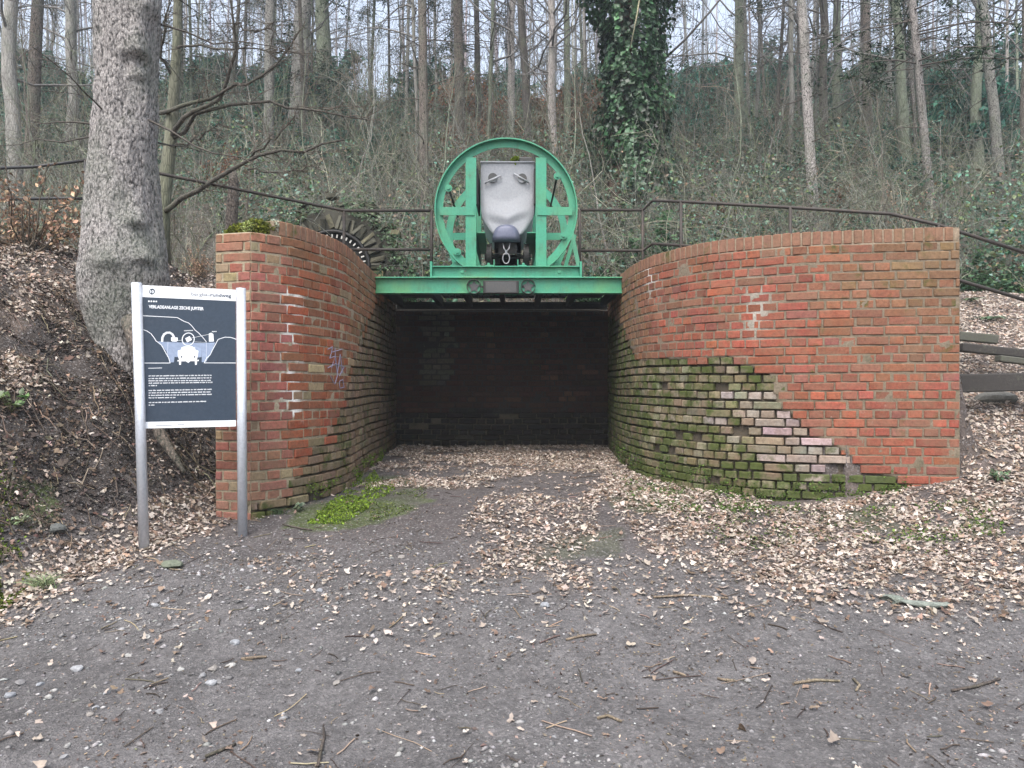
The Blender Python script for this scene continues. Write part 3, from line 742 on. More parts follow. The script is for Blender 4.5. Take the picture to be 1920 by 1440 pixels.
# ------------------------------------------------------------------ rotary tipper
CX, CZ, RR = -.071, 3.507, .842
tp = thing('rotary_tipper', 'green painted rotary wagon tipper with two big ring wheels on the deck', 'tipper', (CX,9.9,2.69))
UZ0, UZ1 = BZ1+.002, 2.825
for Y in (9.05, 10.72):
    mb = MB(); x0, x1 = -.945, .805
    mb.bx((x0,Y-.055,UZ1-.012),(x1,Y+.055,UZ1)); mb.bx((x0,Y-.006,UZ0+.012),(x1,Y+.006,UZ1-.012)); mb.bx((x0,Y-.055,UZ0),(x1,Y+.055,UZ0+.012))
    mb.build('cross_beam', GPP, tp, bevel=.002)
    for x in (x0+.004, x1-.004): MB().bx((x-.012,Y-.065,UZ0),(x+.012,Y+.065,UZ1+.05)).build('end_plate', GPP, tp)
    for x in (-.52-.06, .58-.06+.03):
        pl = MB().bx((x-.045,Y-.018,UZ0+.014),(x+.045,Y-.0065,UZ1-.014)).build('bolt_plate', GPP, tp)
        MB().disc((x,Y-.026,UZ0+.07), .021, .014, 6).build('bolt_head', GPP, pl)
for Y, back in ((9.15,1),(10.70,-1)):
    rg = MB().ring((CX,Y+.02*back,CZ), RR-.095, RR-.004, .012, 96).build('ring_web', GPP, tp, True); 
    for p_ in rg.data.polygons: p_.use_smooth = False
    MB().ring((CX,Y-.015*back,CZ), RR-.014, RR, .085, 96).build('ring_rim', GPP, tp)
    for s in (-1,1):
        xa = CX+s*.352 if s > 0 else CX-.478; xb = xa+.126; yb = Y-.005*back; zt = CZ+.62
        mb = MB().bx((xa,yb-.006,UZ1+.001),(xb,yb+.006,zt)); mb.bx((xa,yb+.006*back,UZ1+.001),(xa+.01,yb+.062*back,zt)); mb.bx((xb-.01,yb+.006*back,UZ1+.001),(xb,yb+.062*back,zt))
        mb.build('upright', GPP, tp, bevel=.002)
        xo = CX+s*(RR-.06); xi = xa+.02 if s > 0 else xb-.02
        MB().bx((min(xo,xi),yb-.020,CZ-.065),(max(xo,xi),yb-.008,CZ+.032)).build('spoke', GPP, tp)
for (bx_, by_) in ((841,352.5),(1044.8,330),(1056,442),(857.8,472)):
    q = W(bx_, by_, 9.13)
    e = MB().disc((q[0],9.142,q[2]), .042, .022, 20).build('lug', GPP, tp); MB().disc((q[0],9.122,q[2]), .020, .022, 6).build('bolt_head', GPP, e)
    MB().tube([(q[0],9.16,q[2]),(q[0],10.70,q[2])], .013, 8).build('tie_rod', 'black_iron', tp)
for s, x in ((-1,-.655),(1,.515)):
    for Y in (9.20,10.66): MB().disc((x+.0,Y,2.815), .085, .06, 28).build('roller', GPP, tp)
for s in (-1,1):
    x = CX+s*.31
    mb = MB().bx((x-.06,9.19,3.245),(x+.06,10.70,3.257)); mb.bx((x+s*.048,9.19,3.10),(x+s*.06,10.70,3.245)); mb.build('guard_angle', GPP, tp)
    MB().bx((CX+s*.345-.012,9.22,3.60),(CX+s*.345+.012,9.9,4.02)).build('side_guide', 'black_iron', tp)
    mb = MB(); x = CX+s*.19; mb.bx((x-.05,9.08,2.835),(x+.05,10.68,2.849)); mb.bx((x-s*.05-.006,9.08,2.849),(x-s*.05+.006,10.68,2.91)); mb.build('rail_channel', GPP, tp)
    MB().disc((x+s*.015,9.12,2.862), .018, .03, 6, 'y').build('bolt_head', GPP, tp)
MB().bar(W(1072,436,9.5), W(1085,500,9.4), .05, .012, (0,1,0)).build('strut', GPP, tp)
MB().bar(W(1078,440,10.4), W(1060,500,10.4), .05, .012, (0,1,0)).build('strut', GPP, tp)

# ------------------------------------------------------------------ mine cart inside the tipper
CC = -.053
ct = thing('mine_cart', 'light grey steel mine cart with rounded trough body held in the green tipper', 'mine cart', (CC,9.9,2.85))
def section(n_side=6):
    half = [( .0,3.225),(.12,3.228),(.175,3.255),(.225,3.32),(.275,3.40),(.305,3.46),(.320,3.53),(.325,3.62),(.325,3.80),(.325,3.98),(.322,4.105),(.310,4.122)]
    return half
hs = section(); outline = [(-x,z) for x,z in hs[::-1]]+[(x,z) for x,z in hs[1:]]
mb = MB(); y0, y1 = 9.33, 10.55; n = len(outline)
vs = [(CC+x, y0, z) for x,z in outline]+[(CC+x, y1, z) for x,z in outline]
mb.add(vs, [(i, i+1, n+i+1, n+i) for i in range(n-1)]+[tuple(range(n, 2*n))])
mb.build('trough', 'cart_grey', ct, True)
rows = [hs[i] for i in range(len(hs))]; NZ_, NX_ = 40, 29
zs = np.linspace(3.225, 4.122, NZ_); hw = np.interp(zs, [q[1] for q in hs], [max(q[0],.10) for q in hs])
Vf = []; 
for z, w_ in zip(zs, hw):
    for u in np.linspace(-1,1,NX_):
        x = u*w_; zc = 3.41+.50*abs(x)+.03*math.sin(9*x+1); dd = z-zc
        rdg = .034*max(0, 1-abs(dd)/(.20 if dd > 0 else .085))*(1-u*u)
        edge = .018*max(0, abs(u)-.9)/.1*1.0
        dent = .004*fbm(np.array([x*7+3]), np.array([z*7]), 3, 5)[0]
        Vf.append((CC+x, y0-.012-rdg+edge-dent, z))
Qf = [(j*NX_+i, j*NX_+i+1, (j+1)*NX_+i+1, (j+1)*NX_+i) for j in range(NZ_-1) for i in range(NX_-1)]
front = MB().add(Vf, Qf).build('front_plate', 'cart_grey', ct, True)
for q, (ex, ey, a_, b_) in enumerate(((924,333,(910.5,342.5),(938.5,329.5)), (979,334,(963.5,325.5),(991.5,341.5)))):
    c_ = W(ex, ey, 9.29); ang = math.atan2(-(b_[1]-a_[1]), b_[0]-a_[0])
    MB().disc((c_[0],9.300,c_[2]), .056, .02, 24, 'y', ang, ang+math.pi).build('eye_plate', 'cart_dark', ct)
    MB().disc((c_[0],9.300,c_[2]-.002), .052, .022, 24, 'y', ang-math.pi, ang).build('eye_plate', 'cart_eye', ct)
    MB().tube([W(*a_,9.27)+np.array([0,.03,0]), W(*a_,9.27), W(*b_,9.27), W(*b_,9.27)+np.array([0,.03,0])], .0105, 8).build('grab_bar', 'cart_grey', ct, True)
MB().tube([(CC-.322,9.60,4.12),(CC-.322,9.31,4.12),(CC+.322,9.31,4.12),(CC+.322,9.60,4.12)], .012, 8).build('rim', 'cart_grey', ct, True)
p0 = W(922.5,451,9.2); p1 = W(975.5,418.5,9.2); cx_ = (p0[0]+p1[0])/2; rx_ = (p1[0]-p0[0])/2; hz_ = p1[2]-p0[2]
mb = MB(); prof = [(0,1.0),(.05,.985),(.10,.93),(.14,.80),(.155,.62)]; vs = []; m_ = 17
for dpt, sc_ in prof:
    for i in range(m_):
        a = math.pi*i/(m_-1); ca = math.cos(a); vs.append((cx_+rx_*sc_*math.copysign(abs(ca)**.75, ca), 9.32-dpt, p0[2]+.0+hz_*sc_*math.sin(a)**.8+(1-sc_)*.05))
    
fs = [(k*m_+i, k*m_+i+1, (k+1)*m_+i+1, (k+1)*m_+i) for k in range(len(prof)-1) for i in range(m_-1)]
fs += [tuple((len(prof)-1)*m_+i for i in range(m_))]+[(k*m_, (k+1)*m_, (k+1)*m_+m_-1, k*m_+m_-1) for k in range(len(prof)-1)]
mb.add(vs, fs).build('buffer', 'buffer_blue', ct, True)
mb = MB().bx((CC-.16,9.34,3.02),(CC-.11,10.5,3.22)).bx((CC+.11,9.34,3.02),(CC+.16,10.5,3.22)).bx((CC-.16,9.34,3.03),(CC+.16,9.39,3.20)).bx((CC-.16,10.45,3.03),(CC+.16,10.5,3.20)); mb.build('chassis', 'black_iron', ct)
for Y in (9.55,10.25):
    MB().tube([(CC-.27,Y,3.02),(CC+.27,Y,3.02)], .025, 10).build('axle', 'black_iron', ct)
    for s in (-1,1):
        wh = MB().disc((CC+s*.235,Y,3.02), .155, .05, 28, 'x').disc((CC+s*.205,Y,3.02), .172, .016, 28, 'x').build('wheel', 'black_iron', ct)
        MB().disc((CC+s*.268,Y,3.02), .05, .03, 16, 'x').build('hub', 'black_iron', wh)
mb = MB(); mb.bx((CC-.24,9.45,2.95),(CC-.235,9.46,3.2)); 
MB().tube([W(943,456,9.24), W(945,466,9.22), W(948.5,471,9.21)], .008, 6).build('chain_hook', 'chain_steel', ct, True)
MB().tube([W(956,456,9.24), W(954.5,466,9.22), W(950,471,9.21)], .008, 6).build('chain_hook', 'chain_steel', ct, True)
c_ = W(949,484.5,9.2); MB().torus((c_[0],9.2,c_[2]), .040, .062, .0075).build('chain_ring', 'chain_steel', ct, True)
MB().tube([W(949,469,9.2), W(949,477,9.2)], .014, 6).build('chain_swivel', 'chain_steel', ct)
# earth heaped in the cart, with moss
vs = []; 
for j in range(14):
    for i in range(10):
        u = -1+2*i/9; v = j/13; e = (1-abs(u)**4)*(1-(2*v-1)**6)
        vs.append((CC+u*.30, y0+.012+v*(y1-y0-.03), 4.10+e*(.06+.07*vnoise(np.array([i*.9]), np.array([j*.8]), 4)[0])))
me = np_mesh('earth_fill', np.array(vs), np.array([(j*10+i, j*10+i+1, (j+1)*10+i+1, (j+1)*10+i) for j in range(13) for i in range(9)]), np.tile(np.array([[.05,.042,.034]]), (len(vs),1)))
link('earth_fill', me, 'soil', ct, True)
a_ = W(968,297,9.36); clump('moss_tuft', [a_, a_+np.array([-.03,.02,-.01]), W(966,305,9.31)], [(.045,.04,.03),(.04,.05,.03),(.012,.01,.035)], (.16,.22,.02), ct, n=160000, leaf=.016, seed=8)
MB().bx((W(972,0,9.4)[0],9.36,4.10),(W(998,0,9.4)[0],9.9,4.20)).build('stone_slab', 'cart_dark', ct, bevel=.01)

# ------------------------------------------------------------------ railings
def railing(label, rails, posts, mat, r_=.019, loc=None):
    rt = thing('pipe_railing', label, 'railing', loc or tuple(rails[0][0]))
    for pts in rails: MB().tube(pts, r_, 8).build('rail', mat, rt, True)
    for a_, b_ in posts: MB().tube([a_, b_], r_*1.05, 8).build('post', mat, rt, True)
    return rt
def down(p, zmin=None):
    q = np.array(p, float); q[2] = (hz(q[0], q[1])-.08) if zmin is None else zmin; return q
A1, A2 = W(645,395,9.6), W(809,395,9.6); B1, B2 = W(645,468,9.6), W(809,468,9.6)
T1 = W(297,325,8.75); T0 = W(160,301,8.5); TL = W(-40,317,8.5)
U1 = W(297,400,8.75); U0 = W(160,372,8.5); UL = W(100,372,8.5)
railing('rusty brown two-bar pipe railing left of the green tipper, sloping up behind the big tree', [[A2,A1,T1,T0],[B2,B1]],
        [(A1, down(A1)), (A2, down(A2, 2.70))], 'rail_brown', loc=tuple(down(A1)))
railing('black pipe railing behind the big spruce, on the leafy bank', [[T0,W(60,313,8.5),TL],[U0,UL,W(-40,375,8.5)]], [(T0, down(T0)), (W(-38,317,8.5), down(W(-38,317,8.5)))], 'rail_black', .017, loc=tuple(down(T0)))
K1, K2, K3 = W(1087,394,9.6), W(1205,394,9.6), W(1224,376,9.45)
rr = [K1, K2, K3, W(1277,378,9.1), W(1482,389,8.2), W(1670,401,7.9), W(1760,422,7.8), W(1960,486,7.6)]
rl = [W(1087,470,9.6), W(1205,470,9.6), W(1224,457,9.45), W(1277,460,9.1), W(1482,478,8.2), W(1670,492,7.9), W(1760,514,7.8), W(1960,574,7.6)]
railing('rusty brown two-bar pipe railing right of the tipper, above the long brick wall', [rr, rl],
        [(rr[0], down(rr[0], 2.70)), (rr[1], down(rr[1])), (rr[3], down(rr[3])), (rr[4], down(rr[4])), (rr[6], down(rr[6])), (rr[7], down(rr[7]))], 'rail_brown', .018, loc=tuple(down(rr[1])))

# ------------------------------------------------------------------ information board
sg = thing('information_board', 'dark blue information board with white heading strip between two grey metal posts', 'sign', (-2.27,5.45,.35))
PL, PR = W(254,533,5.3), W(453,553,5.6)
fl, fr = W(271,1015,5.3), W(455,985,5.6)
top_l, top_r = np.array([fl[0]-.055,5.3,PL[2]+.01]), np.array([fr[0]-.012,5.6,PL[2]+.01])
dv = np.array([top_r[0]-top_l[0], .3, 0]); wid = np.linalg.norm(dv); dv = dv/wid; nv = np.array([dv[1], -dv[0], 0])
for f_, t_ in ((fl, top_l), (fr, top_r)):
    gz = hz(f_[0], f_[1]); MB().tube([(f_[0],f_[1],min(gz,f_[2])-.12), t_], .034, 16).build('post', 'galvanised', sg, True)
pw = wid-.072; ph = .985; o3 = top_l+dv*.036; o3[2] = PL[2]-.004
def sp(u, v, off): return o3+dv*(u*pw)+np.array([0,0,-v*ph])+nv*off
def quad(mb, u0, v0, u1, v1, off, th=.0006):
    return mb.add([sp(u0,v1,off),sp(u1,v1,off),sp(u1,v0,off),sp(u0,v0,off),sp(u0,v1,off-th),sp(u1,v1,off-th),sp(u1,v0,off-th),sp(u0,v0,off-th)], [(0,1,2,3),(7,6,5,4),(0,4,5,1),(1,5,6,2),(2,6,7,3),(3,7,4,0)])
quad(MB(), 0,0,1,1, 0.004, .012).build('panel', 'sign_navy', sg)
quad(MB(), 0,0,1,.083, .0056, .0012).build('header_strip', 'sign_white', sg)
quad(MB(), 0,.955,1,1, .0056, .0012).build('footer_strip', 'sign_white', sg)
def zq(x, y):                           # flat print: place measured on the board
    u = .5
    for _ in range(4):
        yt = 75+90*u; yb = 1465-10*u; v = (y-yt)/(yb-yt); xl = 122+v*40; xr = 1068+v*15; u = (x-xl)/(xr-xl)
    return u, v
def stroke(mb, pts, w=.0042, off=.0052):
    for a_, b_ in zip(pts[:-1], pts[1:]):
        P = sp(*zq(*a_), off); Q_ = sp(*zq(*b_), off); d = Q_-P; L = np.linalg.norm(d)
        if L < 1e-5: continue
        d /= L; s_ = np.cross(d, nv)*w/2; P = P-d*w*.3; Q_ = Q_+d*w*.3
        mb.add([P-s_, Q_-s_, Q_+s_, P+s_], [(0,1,2,3)])
    return mb
def fill(mb, pts, off=.0052): return mb.add([sp(*zq(*p), off) for p in pts], [tuple(range(len(pts)))])
def circ(cx, cy, rx, ry, a0=0, a1=360, n=24): return [(cx+rx*math.cos(math.radians(a0+(a1-a0)*i/n)), cy-ry*math.sin(math.radians(a0+(a1-a0)*i/n))) for i in range(n+1)]
fill(fill(fill(MB(), [(285,626),(455,640),(452,785),(448,832),(415,832),(405,800),(370,720),(320,660)], .0048), [(455,640),(725,655),(722,790),(680,792),(450,780)], .0048), [(725,655),(860,655),(830,730),(810,770),(765,840),(725,838)], .0048).build('diagram_wall', 'sign_blue', sg)
mb = MB()
stroke(mb, [(134,372),(470,402),(540,442),(585,458),(620,490),(650,528),(690,560),(720,590),(768,645)])
stroke(mb, [(136,505),(180,522),(220,550),(250,590),(268,620),(320,660),(345,700),(370,745),(395,785),(412,838),(145,831)])
stroke(mb, [(1076,632),(1020,612),(960,608),(890,626),(875,650),(830,730),(810,770),(775,800),(750,846),(1076,856)])
stroke(mb, circ(585,615,60,60), .006, .0056); stroke(mb, [(480,626),(525,620)], .002); stroke(mb, [(615,605),(795,575)], .002)
stroke(mb, [(328,625),(330,590),(345,560),(370,545),(400,545),(425,560),(440,585)], .014)
stroke(mb, [(385,630),(383,780)], .0012, .0054); stroke(mb, [(640,640),(770,652),(770,830)], .0012, .0054)
mb.build('diagram_lines', 'sign_white', sg)
mb = MB(); fill(mb, [(415,590),(480,595),(482,622),(470,634),(425,632),(415,620)], .0056); fill(mb, [(555,605),(598,585),(622,622),(575,645)], .0060)
fill(mb, [(792,570),(815,560),(838,575),(845,645),(795,645)], .0056)
fill(mb, [(520,690),(545,683),(625,685),(655,700),(655,715),(690,730),(685,775),(675,815),(500,812),(485,770),(483,720),(512,715)], .0056)
fill(mb, [(483,812),(695,815),(695,827),(483,824)], .0060); fill(mb, [(498,824),(520,824),(518,858),(500,858)], .0056); fill(mb, [(655,826),(678,826),(676,862),(658,862)], .0056); fill(mb, [(565,824),(610,826),(590,842)], .0056)
stuff(mb.build('diagram_drawing', 'sign_white', sg))
mb = MB(); fill(mb, circ(522,782,9,9,n=12), .0064); fill(mb, circ(652,786,9,9,n=12), .0064); stuff(mb.build('diagram_dots', 'sign_navy', sg))
fill(MB(), circ(217,142,29,29), .0062).build('number_disc', 'sign_navy', sg)
def word(text, u, v, h, mat, name, bold=0., off=.0066, width=None):
    cu = bpy.data.curves.new(name, 'FONT'); cu.body = text; cu.size = 1.0; cu.offset = bold; cu.resolution_u = 3
    ob = bpy.data.objects.new(name, cu); COL.objects.link(ob); dg = bpy.context.evaluated_depsgraph_get(); dg.update()
    me = bpy.data.meshes.new_from_object(ob.evaluated_get(dg)); COL.objects.unlink(ob); bpy.data.objects.remove(ob); bpy.data.curves.remove(cu)
    co = np.empty(len(me.vertices)*3, np.float32); me.vertices.foreach_get('co', co); co = co.reshape(-1,3)
    mn = co.min(0); mxx = co.max(0); k = h/.70; kx = k if width is None else width/(mxx[0]-mn[0])
    base = sp(u, v, off); out = base[None]+(co[:,:1]-mn[0])*kx*dv[None]+co[:,1:2]*k*np.array([[0,0,1.]])
    me.vertices.foreach_set('co', out.astype(np.float32).ravel()); me.update(); me.materials.clear()
    return link(name, me, mat, sg)
u_, v_ = zq(190,297); word('VERLADEANLAGE ZECHE JUPITER', u_, v_+.002, .0205, 'sign_white', 'title_lettering', .03, .0052, width=(zq(735,333)[0]-u_)*pw)
u_, v_ = zq(198,154); word('10', u_, v_+.001, .019, 'sign_white', 'number_lettering', .03, .0068, width=.024)
u1_, v1_ = zq(607,196); u2_, _ = zq(803,205); u3_, _ = zq(1020,235)
word('bergbau', u1_, v1_+.001, .024, 'sign_grey', 'heading_lettering', .006, width=(u2_-u1_)*pw*.98); word('rundweg', u2_, v1_+.001, .024, 'sign_navy', 'heading_lettering', .022, width=(u3_-u2_)*pw)
mb = MB()
for k in range(4): x = 190+24*k; fill(mb, [(x-8,227+k*1.6),(x+7,228+k*1.6),(x+7,242+k*1.6),(x-8,241+k*1.6)])
mb.build('heading_squares', 'sign_white', sg)
# small print too fine to read: rows of short strokes
mb = MB(); rt_ = random.Random(4)
for y, xa, xb, yy in ((958,207,828,967),(983,207,826,991),(1005,208,832,1016),(1028,209,840,1034),(1052,211,290,1053),(1099,211,835,1100),(1122,212,818,1125),(1146,213,832,1148),(1170,214,470,1172),(1216,215,788,1214),(1240,216,270,1240)):
    x = xa
    while x < xb-6:
        w = rt_.choice((14,20,26,34,44,58)); xe = min(x+w, xb); f0 = (x-xa)/(xb-xa+1); yc = y+(yy-y)*f0
        ex = x
        while ex < xe:
            h_ = rt_.choice((4.5,4.5,6.5)); e2 = min(ex+4.2, xe); fill(mb, [(ex,yc-h_),(e2,yc-h_),(e2,yc+4.5),(ex,yc+4.5)]); ex += 6.0
        x = xe+9
for xa, xb, y in ((203,330,883),(542,630,532),(825,868,551)):
    x = xa
    while x < xb: fill(mb, [(x,y-4),(x+4,y-4),(x+4,y+4),(x,y+4)]); x += 6
stuff(mb.build('small_print', 'sign_white', sg))
mb = MB()
for xa, xb, y in ((290,440,1437),(500,560,1432)):
    x = xa
    while x < xb: fill(mb, [(x,y-5),(x+4,y-5),(x+4,y+5),(x,y+5)], .0062); x += 7
stuff(mb.build('footer_print', 'sign_grey', sg))

# ------------------------------------------------------------------ timber steps beside the long wall
def beam_step(label, a_, b_, h_, dpt, mat, group=None):
    a_ = np.array(a_); b_ = np.array(b_); t_ = tag(MB().bar(a_, b_, dpt, h_).build('timber_beam', mat, None, bevel=.012), label, 'beam', group)
    return t_
q0 = W(1790,719,7.0); q1 = W(1960,715,7.0)
beam_step('thick black timber beam, lowest and longest of the steps beside the brick wall', (q0[0],7.0,q0[2]), (q1[0],6.95,q1[2]), .165, .14, 'timber')
beam_step('mossy timber step, uppermost beam beside the end of the brick wall', W(1795,630,7.9), W(1868,637,7.85), .09, .12, 'timber_mossy')
beam_step('dark timber step just below the uppermost mossy step', W(1800,651,7.65), W(1960,668,7.6), .085, .12, 'timber')
tag(MB().bar(W(1870,672,7.45), W(1970,684,7.4), .12, .06).build('timber_beam', 'timber_mossy', None, bevel=.01), 'grey timber step half buried in leaves above the thick black beam', 'beam')

# ------------------------------------------------------------------ stone arch portal
AY = 12.35; AC = W(628,507,AY); AR = .585
ar = thing('stone_arch_portal', 'rough stone arch portal with black toothed opening behind the short brick wall', 'stone arch', (AC[0],AY,2.6))
rs = random.Random(21)
def stone_part(c, d, rot, col, parent, name='stone', jit=.18, seed=0):
    r = random.Random(seed); mb = MB(); h = [x/2 for x in d]; vs = []
    for k in ((-1,-1,-1),(1,-1,-1),(1,1,-1),(-1,1,-1),(-1,-1,1),(1,-1,1),(1,1,1),(-1,1,1)):
        vs.append(Vector(c)+rot @ Vector((k[0]*h[0]*(1+r.uniform(-jit,jit*.3)), k[1]*h[1]*(1+r.uniform(-jit,jit)), k[2]*h[2]*(1+r.uniform(-jit,jit*.3)))))
    mb.add(vs, [(0,3,2,1),(4,5,6,7),(0,1,5,4),(1,2,6,5),(2,3,7,6),(3,0,4,7)])
    o_ = mb.build(name, None, parent, bevel=min(d)*.12); me = o_.data
    at_ = me.attributes.new('tint', 'FLOAT_COLOR', 'POINT'); kk = math.exp(r.gauss(0,.25)); at_.data.foreach_set('color', np.tile(np.array([*(np.array(col)*kk),1.]), (len(me.vertices),1)).astype(np.float32).ravel())
    me.materials.append(MAT['stone']); return o_
a = -2
k = 0
while a < 182:
    da = rs.uniform(4.5,9); am = math.radians(a+da/2+rs.uniform(-3,3)); ln = rs.uniform(.12,.27); r0 = AR+.03
    c_ = (AC[0]+math.cos(am)*(r0+ln/2), AY+rs.uniform(-.03,.03), AC[2]+math.sin(am)*(r0+ln/2)); wd = math.radians(da)*(r0+ln/2)*.93
    stone_part(c_, (ln,.4,wd), Matrix.Rotation(-am+rs.gauss(0,.13), 3, 'Y'), (.072,.069,.052) if rs.random() < .8 else (.095,.088,.058), ar, jit=.2, seed=k); k += 1; a += da
for row in range(1):
    a = 5
    while a < 175:
        da = rs.uniform(9,17); am = math.radians(a+da/2); r0 = AR+.33+row*.17; c_ = (AC[0]+math.cos(am)*r0, AY+.06+rs.uniform(-.03,.03), AC[2]+math.sin(am)*r0)
        if not (row > 1 and am > 2.4) and not (row == 2 and math.sin(am) < .5): stone_part(c_, (.16,.35,math.radians(da)*r0*.93), Matrix.Rotation(-am, 3, 'Y'), (.070,.072,.050) if rs.random() < .8 else (.10,.10,.055), ar, jit=.3, seed=k); k += 1
        a += da
for _ in range(70):
    am = rs.uniform(-.15, math.pi+.15); rr_ = AR+rs.uniform(.27,.62)*(.75+.25*abs(math.sin(am)))
    stone_part((AC[0]+math.cos(am)*rr_, AY+rs.uniform(.0,.12), AC[2]+math.sin(am)*rr_), (rs.uniform(.09,.24),.25,rs.uniform(.05,.11)), Matrix.Rotation(rs.gauss(0,.35)-(am-math.pi/2)*.35, 3, 'Y'), (.085,.083,.058) if rs.random() < .75 else (.12,.11,.065), ar, jit=.35, seed=k); k += 1
for s in (-1,1):
    for row in range(5):
        z = AC[2]-.08-row*.135
        for q in range(2):
            w_ = rs.uniform(.17,.26); x = AC[0]+s*(AR+.13+q*.23)
            stone_part((x,AY+rs.uniform(-.02,.03),z), (w_,.4,.125), Matrix.Identity(3), (.13,.11,.06) if rs.random() < .4 else (.07,.066,.05), ar, seed=k); k += 1
MB().disc((AC[0],AY-.02,AC[2]), AR+.36, .24, 40, 'y', 0, math.pi).bx((AC[0]-AR-.34,AY+.05,AC[2]-.72),(AC[0]+AR+.34,AY+.15,AC[2])).build('rubble_core', 'rubble', ar)
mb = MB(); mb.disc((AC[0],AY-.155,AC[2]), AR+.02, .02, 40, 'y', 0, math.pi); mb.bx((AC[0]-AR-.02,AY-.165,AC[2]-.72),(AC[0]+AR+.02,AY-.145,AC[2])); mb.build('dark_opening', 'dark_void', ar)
mb = MB(); nn = 40
for i in range(nn+1):
    pass
pts = [(AC[0]+math.cos(math.pi*i/nn)*(AR+.0), AY-.20, AC[2]+math.sin(math.pi*i/nn)*(AR+.0)) for i in range(nn+1)]
MB().tube(pts, .028, 8).build('arch_rib', 'black_iron', ar, True)
for i in range(21):
    am = math.pi*(i+.5)/21; MB().bar((AC[0]+math.cos(am)*(AR-.095), AY-.19, AC[2]+math.sin(am)*(AR-.095)), (AC[0]+math.cos(am)*(AR-.045), AY-.19, AC[2]+math.sin(am)*(AR-.045)), .02, .016, (0,1,0)).build('tooth', 'white_bar', ar)

rv = np.random.default_rng(3); n = 1500; am = rv.uniform(-.1,math.pi+.1,n); rr_ = AR+.30+np.abs(rv.normal(.12,.16,n)); c_ = np.c_[AC[0]+np.cos(am)*rr_, AY-.15+rv.normal(0,.08,n), AC[2]+np.sin(am)*rr_]; c_ = c_[fbm(c_[:,0]*3,c_[:,2]*3,3,5) > .5]
V,T,cc = np_leaves(c_, rv.uniform(.03,.07,len(c_)), vary((.06,.10,.045),len(c_),.4,rv), np.tile([0,-.8,.5],(len(c_),1)), .75,.2,rv,.6); link('ivy', np_mesh('ivy',V,T,cc), 'green_leaf', ar)
# ------------------------------------------------------------------ trees
def tree_rng(s): return np.random.default_rng(s)
def limb_paths(r, starts, dirs, lens, k=5, droop=0., wob=.12):
    n = len(starts); t_ = np.linspace(0,1,k)[None,:,None]
    P = starts[:,None,:]+dirs[:,None,:]*lens[:,None,None]*t_
    w = np.cumsum(r.normal(0, wob, (n,k,3)), axis=1)*lens[:,None,None]/k*1.2; w[:,0] = 0
    P = P+w; P[...,2] -= droop*lens[:,None]*np.linspace(0,1,k)[None]**2
    return P
def children_of(r, P, m, spread=.8, ratio=(.35,.6), up=.15):
    n, k, _ = P.shape; pi = np.repeat(np.arange(n), m); t_ = r.uniform(.25,.98,n*m)*(k-1); i0 = np.minimum(t_.astype(int), k-2); f = (t_-i0)[:,None]
    st = P[pi,i0]*(1-f)+P[pi,i0+1]*f; d = P[pi,i0+1]-P[pi,i0]; d /= np.linalg.norm(d,axis=1,keepdims=True)+1e-9
    d = d+r.normal(0,spread,(n*m,3))+np.array([0,0,up]); d /= np.linalg.norm(d,axis=1,keepdims=True)
    L = np.linalg.norm(P[:,-1]-P[:,0],axis=1)[pi]*r.uniform(*ratio,n*m)*(1.1-.6*t_/(k-1))
    return st, d, L
def trunk_mesh(r, h, r0, wob=.06, n=12, K=26, flare=1.5):
    z = np.linspace(0,1,K)**1.1*h; c = np.cumsum(r.normal(0,wob,(K,2)),axis=0)*.35; c[0] = 0
    rad = r0*(1-.72*z/h)*(1+(flare-1)*np.exp(-z/.35)); P = np.c_[c, z-.25][None]
    V,Q_,_ = np_tubes(P, rad[None], n)
    V = V+(r.normal(0,.035,V.shape)*np.repeat(rad, n)[:,None])
    return V,Q_,P[0],rad
def deciduous(seed, h=19):
    r = tree_rng(seed); V,Q_,P,rad = trunk_mesh(r, h, .15, .09); tr = np_mesh('trunk', V, Q_)
    n = 42; zz = r.uniform(.12,.98,n)*h; st = np.stack([np.interp(zz,P[:,2],P[:,0]), np.interp(zz,P[:,2],P[:,1]), zz], -1)
    az = r.uniform(0,2*math.pi,n); el = np.radians(r.uniform(10,62,n)); d = np.stack([np.cos(az)*np.cos(el), np.sin(az)*np.cos(el), np.sin(el)], -1)
    L = r.uniform(1.0,3.2,n)*(1.25-.5*zz/h); A = limb_paths(r, st, d, L, 6, .05, .16)
    s2,d2,l2 = children_of(r, A, 6); B = limb_paths(r, s2, d2, l2, 4, .03, .2); s3,d3,l3 = children_of(r, B, 4, .9); C = limb_paths(r, s3, d3, l3, 3, .0, .2)
    parts = [np_tubes(A, np.linspace(.032,.010,6)[None]*(L/3)[:,None]**.5, 4), np_tubes(B, np.tile(np.linspace(.010,.004,4),(len(B),1)), 3), np_tubes(C, np.tile(np.linspace(.005,.002,3),(len(C),1)), 3)]
    return tr, merge('crown', parts, (.17,.16,.15), r)
def merge(name, parts, col, r=rng):
    V = []; Q_ = []; o = 0
    for v, q, _ in parts: V.append(v); Q_.append(q+o); o += len(v)
    V = np.vstack(V); return np_mesh(name, V, np.vstack(Q_), np.tile(np.array([col]), (len(V),1)))
def quad_to_tri(q): return np.vstack([q[:,[0,1,2]], q[:,[0,2,3]]])
